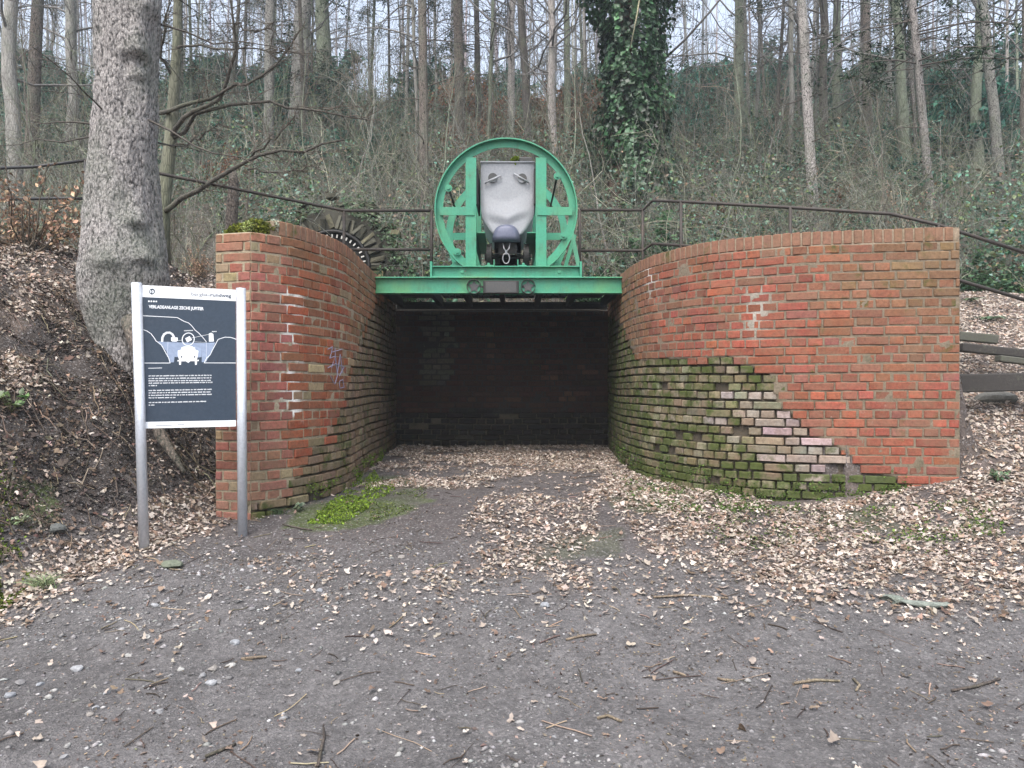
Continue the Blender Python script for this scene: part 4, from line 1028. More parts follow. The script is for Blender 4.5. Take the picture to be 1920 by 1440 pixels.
def needles(r, P, per, size, col, droop=.5):
    n, k, _ = P.shape; t_ = r.uniform(.1,1,(n,per))*(k-1); i0 = np.minimum(t_.astype(int), k-2); f = (t_-i0)[...,None]; ii = np.arange(n)[:,None]
    c = P[ii,i0]*(1-f)+P[ii,i0+1]*f; c = c.reshape(-1,3)+r.normal(0,size*.6,(n*per,3)); c[:,2] -= np.abs(r.normal(0,size*droop,n*per))
    return np_leaves(c, size*r.uniform(.7,1.4,len(c)), vary(col, len(c), .3, r), None, .16, .1, r, .9)
def spruce(seed, h=22, green_from=6.0):
    r = tree_rng(seed); V,Q_,P,rad = trunk_mesh(r, h, .15, .03, flare=1.35); tr = np_mesh('trunk', V, Q_)
    n = 46; zz = r.uniform(.04,.55,n)*h; st = np.stack([np.interp(zz,P[:,2],P[:,0]), np.interp(zz,P[:,2],P[:,1]), zz], -1)
    az = r.uniform(0,2*math.pi,n); d = np.stack([np.cos(az), np.sin(az), r.normal(.02,.15,n)], -1); L = r.uniform(.15,1.7,n)
    A = limb_paths(r, st, d, L, 5, .12, .1); s2,d2,l2 = children_of(r, A, 4, .6); B = limb_paths(r, s2, d2, l2, 3, .1, .15)
    Vt, Qt, _ = np_tubes(A, np.tile(np.linspace(.013,.004,5),(n,1)), 4); Vb, Qb, _ = np_tubes(B, np.tile(np.linspace(.004,.0015,3),(len(B),1)), 3)
    m = 60; zz = green_from+(h-.5-green_from)*r.uniform(0,1,m)**1.2; st = np.stack([np.interp(zz,P[:,2],P[:,0]), np.interp(zz,P[:,2],P[:,1]), zz], -1)
    az = r.uniform(0,2*math.pi,m); d = np.stack([np.cos(az), np.sin(az), r.normal(.1,.1,m)], -1); L = 2.6*(1-.75*(zz-green_from)/(h-green_from))*r.uniform(.7,1.1,m)
    G = limb_paths(r, st, d, L, 5, .30, .08); s2,d2,l2 = children_of(r, G, 6, .55, (.25,.45), -.1); G2 = limb_paths(r, s2, d2, l2, 4, .35, .1)
    Vg, Qg, _ = np_tubes(G, np.tile(np.linspace(.018,.005,5),(m,1)), 4)
    Vl, Tl, Cl = needles(r, G2, 26, .10, (.020,.042,.020))
    Vs = [Vt,Vb,Vg]; Ts = [quad_to_tri(Qt), quad_to_tri(Qb), quad_to_tri(Qg)]; Cs = [np.tile(np.array([[.085,.072,.062]]),(len(x),1)) for x in Vs]
    Vs.append(Vl); Ts.append(Tl); Cs.append(Cl); o = 0; TT = []
    for v, q in zip(Vs, Ts): TT.append(q+o); o += len(v)
    return tr, np_mesh('crown', np.vstack(Vs), np.vstack(TT), np.vstack(Cs))
DEC = [deciduous(100+i) for i in range(5)]; SPR = [spruce(200+i, 22, (3.6,4.6,6.5,5.2)[i]) for i in range(4)]
HUES = {'pale':(.34,.31,.29), 'grey':(.23,.22,.20), 'brown':(.15,.125,.105), 'dark':(.085,.075,.066), 'green':(.16,.18,.13)}
def plant_tree(name, label, cat, x, y, r0, kind, hue, lean=(0,0), group=None, hs=1.0, var=0, crown=True):
    z = hz(x, y); t_ = thing(name, label, cat, (x,y,z), group); t_.rotation_euler = (lean[1], lean[0], R.uniform(0,6.28)*0)
    tr, cr = (DEC[var % len(DEC)] if kind == 'd' else SPR[var % len(SPR)])
    az = R.uniform(0, 6.28)
    for nm, me, mt, sc_ in (('trunk', tr, 'spruce_bark' if kind == 's' else 'bark', (r0/.15, r0/.15, hs)), ('crown', cr, 'twig', (hs,hs,hs))):
        if nm == 'crown' and not crown: continue
        if len(me.materials) == 0: me.materials.append(MAT[mt])
        if nm == 'trunk' and not me.polygons[0].use_smooth: me.polygons.foreach_set('use_smooth', [True]*len(me.polygons))
        o_ = bpy.data.objects.new(nm, me); COL.objects.link(o_); o_.parent = t_; o_.scale = sc_; o_.rotation_euler = (0,0,az)
        kk = math.exp(R.gauss(0,.12)); o_.color = (*[c*kk for c in HUES[hue]],1)
    return t_
# (x px near the foot, x px at the top edge, width px, distance, kind, bark, label)
MAIN = [
 (25,28,31,17,'d','grey','smooth grey trunk left of the big spruce, its twin leaning brown beside it'),
 (58,72,27,18,'s','brown','reddish brown trunk leaning towards the big spruce, beside a smooth grey one'),
 (130,122,24,21,'d','grey','slender grey trunk just left of the big spruce'),
 (500,505,22,20,'s','grey','straight grey spruce trunk behind the long arching branches'),
 (552,556,40,26,'d','grey','broad pale grey trunk standing behind the arching branches'),
 (590,600,36,28,'d','green','broad greenish trunk next to the broad pale grey one'),
 (797,792,21,16,'s','brown','straight brown spruce trunk rising left of the tipper wheel'),
 (862,858,24,24,'s','brown','spruce trunk with drooping green boughs above the tipper'),
 (897,896,13,27,'s','dark','thin dark trunk above the mine cart, behind the spruce boughs'),
 (958,952,17,26,'d','pale','pale slim trunk directly above the mine cart'),
 (1000,985,19,21,'d','dark','dark brown curved trunk above the right half of the tipper'),
 (1042,1033,19,20,'d','pale','pale mottled trunk beside the dark brown curved one'),
 (1060,1058,16,25,'d','green','greenish slim trunk between the pale mottled trunk and the ivy tree'),
 (1229,1224,18,18,'d','pale','pale bare trunk half hidden behind the ivy-covered tree'),
 (1385,1392,22,27,'d','green','crooked greenish dark trunk right of the ivy-covered tree'),
 (1532,1502,23,16,'s','pale','straight pale spruce trunk with small knots above the long brick wall'),
 (1548,1545,20,22,'d','dark','dark crooked trunk just behind the pale knotty spruce'),
 (1577,1576,18,26,'d','green','greenish upright trunk right of the dark crooked one'),
 (1627,1622,22,27,'s','brown','brown trunk halfway between the two pale spruce trunks'),
 (1702,1692,24,20,'d','green','greenish grey trunk directly left of the whitish slim trunk'),
 (1752,1712,18,15.5,'s','pale','whitish slim trunk leaning slightly, with brown beech leaves beside it'),
 (1832,1836,23,22,'d','green','mossy green trunk with dark side branches near the right wall end'),
 (1885,1842,22,17,'s','grey','pinkish grey trunk leaning beside the mossy green trunk'),
]
for i, (xb, xt, wpx, Y, kd, hue, lab) in enumerate(MAIN):
    X = (xb-960)/F_PX*Y; z = hz(X, Y); pb = proj(X, Y, z)[1]; r0 = wpx/2/F_PX*Y*.90
    ang = math.atan2((xt-xb)/F_PX*Y, max(1.5, (pb)/F_PX*Y))
    plant_tree('spruce_tree' if kd == 's' else 'bare_tree', lab, 'tree', X, Y, r0, kd, hue, (ang, 0), None, 1.0, i)
GRP = 'bare trees on the wooded slope'
taken = [((m_[0]-960)/F_PX*m_[3], m_[3]) for m_ in MAIN]
cnt = 0
while cnt < 64:
    Y = R.uniform(20, 47); X = R.uniform(-.70, .70)*Y
    if any(math.hypot(X-a, Y-b) < 1.2 for a, b in taken): continue
    taken.append((X,Y)); kd = 's' if R.random() < .3 else 'd'
    hu_ = R.choice(['pale','grey','grey','brown','dark','green'])
    plant_tree('bare_tree', 'slim '+hu_+' trunk, one of many bare trees high on the wooded slope', 'tree', X, Y, R.uniform(.035,.085), kd, hu_, (R.gauss(0,.03), R.gauss(0,.03)), GRP, R.uniform(.75,1.1), R.randrange(20)); cnt += 1
# saplings
def sapling(seed, h):
    r = tree_rng(seed); n = 1; P = limb_paths(r, np.array([[0,0,-.1]]), np.array([[r.normal(0,.12),r.normal(0,.12),1.]]), np.array([h]), 9, 0, .10)
    Vt,Qt,_ = np_tubes(P, np.linspace(.020,.006,9)[None], 5); s2,d2,l2 = children_of(r, P, 16, .55, (.15,.40), .25); B = limb_paths(r, s2, d2, l2, 4, .05, .18)
    s3,d3,l3 = children_of(r, B, 3, .7); C = limb_paths(r, s3, d3, l3, 3, .05, .2)
    return np_mesh('stem', Vt, Qt), merge('crown', [np_tubes(B, np.tile(np.linspace(.006,.0025,4),(len(B),1)), 3), np_tubes(C, np.tile(np.linspace(.003,.0015,3),(len(C),1)), 3)], (.15,.125,.095), r)
SAP = [sapling(300+i, h) for i, h in enumerate((3.2,4.0,2.6,5.0,3.6))]
for i in range(84):
    Y = R.uniform(13.2, 34); X = R.uniform(-.68,.68)*Y
    if -3.9 < X < -1.9 and Y < 13.6: continue
    t_ = thing('sapling', 'thin leafless sapling in the undergrowth on the slope', 'sapling', (X,Y,hz(X,Y)), 'saplings in the undergrowth'); t_.rotation_euler = (R.gauss(0,.12), R.gauss(0,.12), R.uniform(0,6.28))
    st_, tw_ = SAP[i % 5]
    for nm, me, mt in (('stem', st_, 'bark'), ('crown', tw_, 'twig')):
        if len(me.materials) == 0: me.materials.append(MAT[mt])
        o_ = bpy.data.objects.new(nm, me); COL.objects.link(o_); o_.parent = t_; o_.color = (*HUES[R.choice(['grey','brown','green'])],1)

# far wood beyond the crest, one mass
r = tree_rng(77); n = 400; Y = r.uniform(47,105,n); X = r.uniform(-.75,.75,n)*Y; z = HH(X,Y); K = 6; hh = r.uniform(12,20,n)
P = np.stack([np.repeat(X[:,None],K,1)+np.cumsum(r.normal(0,.12,(n,K)),1), np.repeat(Y[:,None],K,1), z[:,None]-.3+np.linspace(0,1,K)[None]*hh[:,None]], -1)
rad = r.uniform(.04,.12,n)[:,None]*np.linspace(1,.35,K)[None]; cA = vary((.19,.18,.18), n, .3, r)
VA,QA,CA = np_tubes(P, rad, 5, cA)
m = 12; s2,d2,l2 = children_of(r, P, m, .5, (.08,.22), .3); B = limb_paths(r, s2, d2, l2, 4, .0, .15); VB,QB,CB = np_tubes(B, np.tile(np.linspace(.022,.008,4),(len(B),1)), 3, np.repeat(cA, m, axis=0)*.8)
s3,d3,l3 = children_of(r, B, 1, .6, (.4,.7), .3); C_ = limb_paths(r, s3, d3, l3, 3, .0, .2); VC,QC,CC_ = np_tubes(C_, np.tile(np.linspace(.010,.005,3),(len(C_),1)), 3, np.tile(np.array([[.10,.09,.085]]),(len(C_),1)))
fw = link('distant_wood', np_mesh('distant_wood', np.vstack([VA,VB,VC]), np.vstack([QA,QB+len(VA),QC+len(VA)+len(VB)]), np.vstack([CA,CB,CC_])), 'twig')
stuff(fw, 'distant bare wood along the top of the slope, pale sky behind', 'wood')

# ------------------------------------------------------------------ the big spruce beside the board
TY = 6.8; prof = [(-620,244,38),(-300,242,50),(-120,241,56),(0,240,59),(150,237,56),(300,232,61),(400,230,67),(470,233,74),(520,235,79),(560,235,75),(600,238,66),(640,243,56),(740,255,42)]
zz = np.linspace(1.30, W(0,-600,TY)[2], 330); pys = 720-(zz-EYE)*F_PX/TY
cxs = np.interp(pys, [p[0] for p in prof], [p[1] for p in prof]); rpx = np.interp(pys, [p[0] for p in prof], [p[2] for p in prof])
th = np.linspace(0, 2*math.pi, 120, endpoint=False); TH, ZZ = np.meshgrid(th, zz); CXm = ((cxs-960)/F_PX*TY)[:,None]; RRm = (rpx/F_PX*TY)[:,None]
dth = lambda a: np.abs((TH-a+math.pi) % (2*math.pi)-math.pi)
rad = RRm*(1+.05*np.cos(3*TH+ZZ*.8)*sstep(3.2,2.0,ZZ)+.035*np.cos(2*TH-ZZ))
rad = rad+.05*(fbm(TH*3+ZZ*.15, ZZ*2.0, 3, 3)-.5)
ridge = fbm(np.cos(TH)*9+np.sin(TH)*9+40, ZZ*9+np.sin(TH*5), 3, 12); rad = rad+.020*(ridge-.5)
cr_ = np.minimum(np.abs(vnoise(TH*11, ZZ*14, 5)-.5), np.abs(vnoise(TH*13+5, ZZ*17+3, 6)-.5)); rad = rad-.010*np.exp(-(cr_/.05)**2)
FC = 1.5*math.pi                        # towards the viewer
def burl(a, py, wa, hup, hdn, amp):
    z0 = EYE-(py-720)/F_PX*TY; dz = ZZ-z0
    return amp*np.exp(-(dth(a)/wa)**2)*np.where(dz > 0, np.exp(-(dz/hup)**2), np.exp(-(dz/hdn)**2))
rad = rad+burl(FC+.10, 500, .42, .26, .07, .055)+burl(FC+.75, 425, .30, .12, .05, .06)+burl(FC+.72, 118, .35, .30, .04, .10)+burl(FC+.8, 158, .25,.08,.04,.05)+burl(FC+.9, 30,.5,.3,.1,.08)+burl(FC+.85, 495,.3,.1,.03,.05)
Xv = CXm+rad*np.cos(TH); Yv = TY+rad*np.sin(TH); V = np.stack([Xv,Yv,ZZ],-1).reshape(-1,3); nr, nc = TH.shape; ii = np.arange(nr*nc).reshape(nr,nc); jn = np.roll(ii,-1,axis=1)
Q_ = np.stack([ii[:-1],jn[:-1],jn[1:],ii[1:]],-1).reshape(-1,4)
bt = thing('spruce_tree', 'massive grey spruce with scaly bark and burls, behind the information board', 'tree', (CXm[20,0],TY,1.7))
tk = link('trunk', np_mesh('trunk', V, Q_), 'spruce_bark', bt, True); tk.color = (.34,.315,.30,1)
MB().tube([W(250,600,6.5),W(285,720,6.25),W(300,815,6.15),W(322,850,6.08),W(345,885,6.0)], [.10,.065,.045,.03,.015], 10).build('root', 'spruce_bark', bt, True).color = (.16,.12,.10,1)
MB().tube([W(200,840,5.85),W(222,870,5.8),W(245,905,5.75),W(262,925,5.7)], [.012,.022,.020,.008], 8).build('root', 'bark', bt, True).color = (.07,.06,.055,1)
r = tree_rng(5); zt = r.uniform(3.5,7.5,26); az = r.uniform(0,2*math.pi,26); st = np.c_[-3.37+.2*np.cos(az), TY+.2*np.sin(az), zt]; d = np.c_[np.cos(az), np.sin(az), r.normal(0,.2,26)]
A = limb_paths(r, st, d, r.uniform(.5,1.5,26), 6, .1, .15); s2,d2,l2 = children_of(r, A, 4, .6); B = limb_paths(r, s2,d2,l2,4,.1,.15)
link('dead_twigs', merge('dead_twigs', [np_tubes(A, np.tile(np.linspace(.010,.003,6),(26,1)), 4), np_tubes(B, np.tile(np.linspace(.003,.0012,4),(len(B),1)), 3)], (.075,.065,.055)), 'twig', bt)
m_ = 50; zt = r.uniform(8,11.5,m_); az = r.uniform(0,2*math.pi,m_); st = np.c_[-3.35+0*az, TY+0*az, zt]; d = np.c_[np.cos(az), np.sin(az), 0*az+.1]
G = limb_paths(r, st, d, r.uniform(1.2,2.6,m_), 5, .3, .08); s2,d2,l2 = children_of(r, G, 5, .5, (.25,.4), -.1); G2 = limb_paths(r, s2,d2,l2,4,.35,.1); Vl,Tl,Cl = needles(r, G2, 20, .10, (.020,.042,.020))
Vg,Qg,_ = np_tubes(G, np.tile(np.linspace(.03,.008,5),(m_,1)), 4)
link('crown', np_mesh('crown', np.vstack([Vg,Vl]), np.vstack([quad_to_tri(Qg), Tl+len(Vg)]), np.vstack([np.tile(np.array([[.1,.085,.07]]),(len(Vg),1)),Cl])), 'leaf', bt)

# bare branching tree whose limbs arch across, behind the spruce
hb = thing('bare_tree', 'greenish slender tree with long arching bare branches between the big spruce and the wall', 'tree', (W(303,0,9.4)[0],9.4,hz(W(303,0,9.4)[0],9.4)))
def px_path(pts): return [W(x,y,Y) for x,y,Y in pts]
MB().tube([np.array([W(303,0,9.4)[0],9.4,hb.location.z-.1])]+px_path([(305,390,9.4),(312,330,9.4),(320,260,9.4),(326,180,9.4),(332,80,9.4),(334,-40,9.4),(330,-250,9.4)]), [.10,.085,.08,.075,.065,.055,.045,.04,.02], 10).build('trunk', 'bark', hb, True).color = (.15,.15,.105,1)
LIMBS = [([(322,258,9.4),(345,225,9.2),(372,205,9.0),(412,180,8.9),(432,140,8.8),(444,95,8.7),(440,50,8.6),(430,-10,8.5)], .032),
 ([(318,262,9.4),(370,212,9.1),(440,190,8.9),(520,195,8.7),(600,210,8.5),(690,225,8.3)], .026),
 ([(300,212,9.4),(345,200,9.2),(385,188,9.0),(420,165,8.8),(470,160,8.6),(500,140,8.5),(545,95,8.4),(560,60,8.3)], .028),
 ([(325,278,9.4),(360,265,9.3),(400,240,9.2),(425,222,9.1)], .018),
 ([(305,400,9.4),(345,368,9.1),(400,340,8.9),(450,310,8.8),(485,288,8.7),(560,280,8.6),(645,262,8.5)], .036),
 ([(470,298,8.8),(500,270,8.7),(545,230,8.6),(560,195,8.5)], .016), ([(330,90,9.4),(360,85,9.2),(410,90,9.0),(470,88,8.8),(560,100,8.6)], .016),
 ([(440,45,8.6),(480,60,8.5),(530,40,8.4)], .012), ([(465,318,8.8),(520,322,8.7),(600,315,8.6)], .012), ([(326,150,9.4),(300,100,9.2),(310,40,9.0),(322,-20,8.8)], .02)]
allP = []
for pts, r0 in LIMBS:
    W_ = np.array(px_path(pts)); sarc = np.r_[0,np.cumsum(np.linalg.norm(np.diff(W_,axis=0),axis=1))]; q = np.linspace(0,sarc[-1],12); P = np.stack([np.interp(q,sarc,W_[:,i]) for i in range(3)],-1)
    P[1:-1] += np.random.default_rng(len(pts)).normal(0,.018,(10,3)); allP.append(P)
    MB().tube([tuple(p) for p in P], list(np.linspace(r0,r0*.28,12)), 7).build('branch', 'bark', hb, True).color = (.085,.075,.06,1)
r = tree_rng(9); A = np.array(allP); s2,d2,l2 = children_of(r, A, 14, .6, (.15,.35), .05); B = limb_paths(r, s2,d2,l2,6,.08,.14); s3,d3,l3 = children_of(r, B, 5, .6, (.3,.6), .0); C_ = limb_paths(r, s3,d3,l3,4,.05,.16)
link('twigs', merge('twigs', [np_tubes(B, np.tile(np.linspace(.006,.0025,6),(len(B),1)), 4), np_tubes(C_, np.tile(np.linspace(.003,.0015,4),(len(C_),1)), 3)], (.12,.10,.08)), 'twig', hb)
# broken snag behind it
sx, sy = W(432,0,11.5)[0], 11.5; zs0 = hz(sx, sy)
sn = tag(MB().tube([(sx-.02,sy,zs0-.1),(sx,sy,zs0+.5),(sx+.02,sy,zs0+1.2),(sx+.05,sy,zs0+1.7),(sx+.04,sy,zs0+1.95)], [.12,.10,.09,.08,.03], 12).build('tree_snag', 'spruce_bark', None, True), 'broken brown dead trunk behind the arching branches', 'snag'); sn.color = (.105,.085,.07,1)

# ivy-clad tree
IX, IY = W(1180,0,16)[0], 16.0; iz = hz(IX, IY)
iv = thing('ivy_tree', 'tree trunk wholly wrapped in dark green ivy above the right of the tipper', 'tree', (IX,IY,iz))
MB().tube([(IX-.30,IY,iz-.2),(IX-.28,IY,iz+1.5),(IX-.15,IY,iz+3.5),(IX-.05,IY,iz+7),(IX,IY,iz+13)], [.20,.17,.2,.2,.1], 12).build('trunk', 'bark', iv, True).color = (.085,.05,.038,1)
r = tree_rng(31); n = 19000; zt = r.uniform(.9,11,n); az = r.uniform(0,2*math.pi,n)
lob = fbm(az*1.6+3, zt*.9, 4, 61); rr_ = (.50+.030*zt+1.35*(lob-.5)+.25*sstep(4.2,6.2,zt))*r.uniform(.60,1.10,n)**.6
keep = (rr_ > .1) & (lob > .28+.12*(zt < 1.6)); az, zt, rr_ = az[keep], zt[keep], rr_[keep]
cen = np.c_[IX-.02+.05*np.sin(zt)+rr_*np.cos(az), IY+rr_*np.sin(az), iz+zt]; nrm = np.c_[np.cos(az),np.sin(az),.4+0*az]*1.5
V,T,cc = np_leaves(cen, r.uniform(.07,.15,len(cen)), vary((.026,.060,.026), len(cen), .40, r)*(.6+1.1*sstep(.3,.6,fbm(az*3,zt*2.2,3,67)))[:,None], nrm, .85, .2, r, .6)
link('ivy', np_mesh('ivy', V, T, cc), 'green_leaf', iv)
MB().tube([(IX+.1,IY-.75,iz+5.6),(IX+.12,IY-.8,iz+4.9),(IX+.02,IY-.8,iz+4.3),(IX-.1,IY-.75,iz+3.7)], [.012,.02,.016,.01], 6).build('ivy_stem', 'bark', iv, True).color = (.30,.28,.18,1)

# ------------------------------------------------------------------ shrubs
def y_of_py(px, py):
    lo, hi = 11.6, 46.0
    for _ in range(40):
        m_ = (lo+hi)/2
        if proj(0, m_, float(H0(np.array([(px-960)/F_PX*m_]), np.array([m_]))[0]))[1] > py: lo = m_
        else: hi = m_
    return lo
def shrub_mesh(seed, col, n, leaf, aspect, flat=1.0, gap=.45, twc=(.10,.08,.06)):
    r = tree_rng(seed); m = 26; az = r.uniform(0,2*math.pi,m); el = np.radians(r.uniform(25,85,m)); d = np.stack([np.cos(az)*np.cos(el),np.sin(az)*np.cos(el),np.sin(el)],-1)
    A = limb_paths(r, np.c_[r.normal(0,.06,(m,2)), np.zeros(m)-.05], d, r.uniform(.6,1.15,m), 6, .12, .12); s2,d2,l2 = children_of(r, A, 6, .6); B = limb_paths(r, s2,d2,l2,4,.05,.2)
    ii = r.integers(0,len(B),n); t_ = r.uniform(0,1,n)*2.99; i0 = t_.astype(int); f = (t_-i0)[:,None]; c = B[ii,i0]*(1-f)+B[ii,i0+1]*f+r.normal(0,.045,(n,3))
    c[:,2] = np.maximum(c[:,2], .02); nn_ = fbm(c[:,0]*3+c[:,2]*2, c[:,1]*3-c[:,2], 3, seed); c = c[nn_ > gap*.9]
    V,T,cc = np_leaves(c, r.uniform(.7,1.3,len(c))*leaf, vary(col,len(c),.4,r), np.tile([0,-.4,.9],(len(c),1)), aspect, .2, r, .8)
    tw = merge('stems', [np_tubes(A, np.tile(np.linspace(.014,.004,6),(m,1)),4), np_tubes(B, np.tile(np.linspace(.005,.002,4),(len(B),1)),3)], twc)
    return np_mesh('foliage', V, T, cc), tw
HOL = [shrub_mesh(400+i, (.036,.120,.085), 11000, .08, .55, gap=.38) for i in range(3)]; BEE = [shrub_mesh(420+i, (.23,.105,.058), 5500, .07, .6, gap=.45, twc=(.12,.085,.065)) for i in range(3)]
BEL = [shrub_mesh(440, (.30,.195,.13), 1300, .06, .6, gap=.45)]; IVB = [shrub_mesh(460+i, (.070,.135,.065), 4600, .075, .8, gap=.4) for i in range(2)]
def plant_shrub(name, label, cat, pxc, pyb, wpx, hpx, meshes, group=None, Y=None, var=0):
    Y = Y or y_of_py(pxc, pyb); X = (pxc-960)/F_PX*Y; t_ = thing(name, label, cat, (X,Y,hz(X,Y)), group)
    sx_ = wpx/F_PX*Y/1.9*1.45; sz_ = hpx/F_PX*Y/1.15*1.35; fo, tw = meshes[var % len(meshes)]; az = R.uniform(0,6.28)
    for nm, me, mt in (('foliage',fo,'leaf'),('stems',tw,'twig')):
        if len(me.materials) == 0: me.materials.append(MAT[mt])
        o_ = bpy.data.objects.new(nm, me); COL.objects.link(o_); o_.parent = t_; o_.scale = (sx_, sx_, sz_); o_.rotation_euler = (0,0,az)
    return t_
for i, q in enumerate([(1480,215,110,80),(1830,330,170,150),(1325,235,120,100),(560,270,150,90),(430,330,120,90),(660,265,90,60),(1095,240,90,90),(60,280,130,90),(340,290,100,80),(760,250,80,60),(1250,230,70,70),(1610,230,120,70),(1760,230,90,80),(1400,280,120,60),(150,250,90,70),(940,185,120,50),(1900,220,120,80),(500,215,120,60),(1560,330,120,60),(700,330,110,60),(1180,200,150,80),(1330,190,160,70),(1460,190,150,80),(1690,200,170,90),(1850,240,200,120),(600,200,170,80),(300,215,150,80),(80,210,170,80),(820,205,150,60),(1560,195,140,70),(430,205,160,80),(1780,300,150,110),(480,300,150,80),(600,330,130,70),(390,280,120,80),(1420,330,150,80),(1280,300,120,90),(1620,340,140,70),(1700,380,140,60),(60,330,120,80),(740,300,90,60),(1480,380,120,60),(1880,300,140,100)]):
    plant_shrub('evergreen_shrub', 'dark bluish evergreen shrub in the undergrowth of the wooded slope', 'shrub', *q, HOL, 'evergreen shrubs on the slope', var=i)
for i, q in enumerate([(900,265,150,90),(1050,290,140,90),(830,330,110,70),(1120,330,110,80),(1000,320,110,60),(960,270,120,60),(1690,300,80,50),(1560,420,100,60),(420,360,90,60),(1330,430,110,60),(860,230,130,80),(1100,270,130,90),(940,310,120,70),(1040,240,120,70)]):
    plant_shrub('beech_shrub', 'russet beech shrub still holding its withered leaves on the slope', 'shrub', *q, BEE, 'beech shrubs with withered leaves', var=i)
plant_shrub('beech_shrub', 'orange-tan leafy beech sapling in front of the black railing left of the spruce', 'shrub', 55, 470, 190, 150, BEL, Y=7.9)
plant_shrub('beech_shrub', 'copper-leaved beech sapling beside the whitish slim trunk', 'shrub', 1712, 300, 90, 130, BEL, Y=15.0)
plant_shrub('beech_shrub', 'few orange leaves on a tiny beech sapling between spruce and wall', 'shrub', 375, 440, 50, 60, BEL, Y=9.0)
for i, q in enumerate([(1235,420,210,110,13.2),(1340,445,190,80,12.6),(1160,440,140,70,12.8),(1510,440,190,60,11.4),(1640,445,180,60,11.0),(1770,420,170,80,12.0),(1850,400,150,80,12.5),(700,480,110,60,12.2),(770,470,90,60,12.4),(1120,500,100,60,11.8)]):
    plant_shrub('ivy_shrub', 'bushy mid-green ivy and bramble mound behind the railing', 'shrub', *q[:4], IVB, 'ivy mounds behind the railing', q[4], i)

# ------------------------------------------------------------------ undergrowth (uncountable)
def in_arch(x, y): return (np.abs(x-AC[0]) < 1.25) & (y > 10.8) & (y < 12.6)
r = tree_rng(55)
def free(X, Y): return ~in_arch(X,Y) & ~((np.abs(X+.1) < 1.7) & (Y < 11.9))
def arching(n, y0, y1, h0, h1, reach, rad, cols, kids, p=1.2):
    Y = y0+r.uniform(0,1,n)**p*(y1-y0); X = r.uniform(-.72,.72,n)*Y; ok = free(X,Y) & (fbm(X*.7,Y*.7,3,95) > .36); X, Y = X[ok], Y[ok]; n = len(X)
    z = HH(X,Y); hh = r.uniform(h0,h1,n); az = r.uniform(0,2*math.pi,n); K = 8; tt = np.linspace(0,1,K); out = r.uniform(.15,1,n)*reach*hh
    P = np.stack([X[:,None]+np.cos(az)[:,None]*out[:,None]*tt**1.5, Y[:,None]+np.sin(az)[:,None]*out[:,None]*tt**1.5, z[:,None]-.03+hh[:,None]*(tt*1.45-.75*tt**2.4*np.clip(out/hh,0,1.2)[:,None])], -1)+np.cumsum(r.normal(0,.035,(n,K,3)),1)*hh[:,None,None]**.5
    cA = np.array(cols)[r.integers(0,len(cols),n)]*np.exp(r.normal(0,.25,(n,1)))
    VA,QA,CA = np_tubes(P, np.linspace(1,.3,K)[None]*r.uniform(rad[0],rad[1],n)[:,None], 3, cA)
    s2,d2,l2 = children_of(r, P, kids, .6, (.18,.45), .12); B = limb_paths(r, s2,d2,l2,4,.15,.18); VB,QB,CB = np_tubes(B, np.tile(np.linspace(.0038,.0018,4),(len(B),1)), 3, np.repeat(cA,kids,axis=0))
    return VA,QA,CA,VB,QB,CB
STRAW, GREYT, OLIVE, BRN = (.23,.225,.17), (.155,.16,.135), (.12,.145,.085), (.10,.085,.065)
Vs, Qs, Cs, o_ = [], [], [], 0
for args in ((4600,11.5,26,.8,2.6,1.3,(.003,.008),(STRAW,GREYT,GREYT,OLIVE,BRN),6), (3600,11.4,22,.25,.9,1.2,(.003,.006),(STRAW,GREYT,BRN),3), (2400,18,46,1.4,4.2,.9,(.006,.013),(GREYT,OLIVE,GREYT,BRN),6)):
    VA,QA,CA,VB,QB,CB = arching(*args); Vs += [VA,VB]; Qs += [QA+o_, QB+o_+len(VA)]; Cs += [CA,CB]; o_ += len(VA)+len(VB)
stuff(link('bramble_thicket', np_mesh('bramble_thicket', np.vstack(Vs), np.vstack(Qs), np.vstack(Cs)), 'twig'), 'tangled leafless bramble thicket covering the slope', 'thicket')
n = 230000; Y = 11.3+r.uniform(0,1,n)**1.25*33; X = r.uniform(-.72,.72,n)*Y; m_ = fbm(X*.75,Y*.75,4,91); ok = (m_ > .44-.05*sstep(0,4,X)) & free(X,Y); X, Y, m_ = X[ok], Y[ok], m_[ok]
c = np.c_[X,Y,HH(X,Y)+r.uniform(.02,1,len(X))**1.6*np.clip((m_-.38)*7,.3,2.0)]; q = r.random(len(c))[:,None]; n = len(c)
cl = np.where(q < .40, vary((.036,.090,.050),n,.4,r), np.where(q < .66, vary((.090,.185,.130),n,.3,r), np.where(q < .88, vary((.090,.130,.040),n,.35,r), vary((.17,.115,.07),n,.3,r))))
V,T,cc = np_leaves(c, r.uniform(.045,.100,n)*(1+.02*(c[:,1]-11)), cl, np.tile([0,-.5,.9],(n,1)), .72,.2,r,.7)
stuff(link('ivy_ground_cover', np_mesh('ivy_ground_cover', V, T, cc), 'green_leaf'), 'low ivy and bramble leaves spread over the slope', 'ground cover')

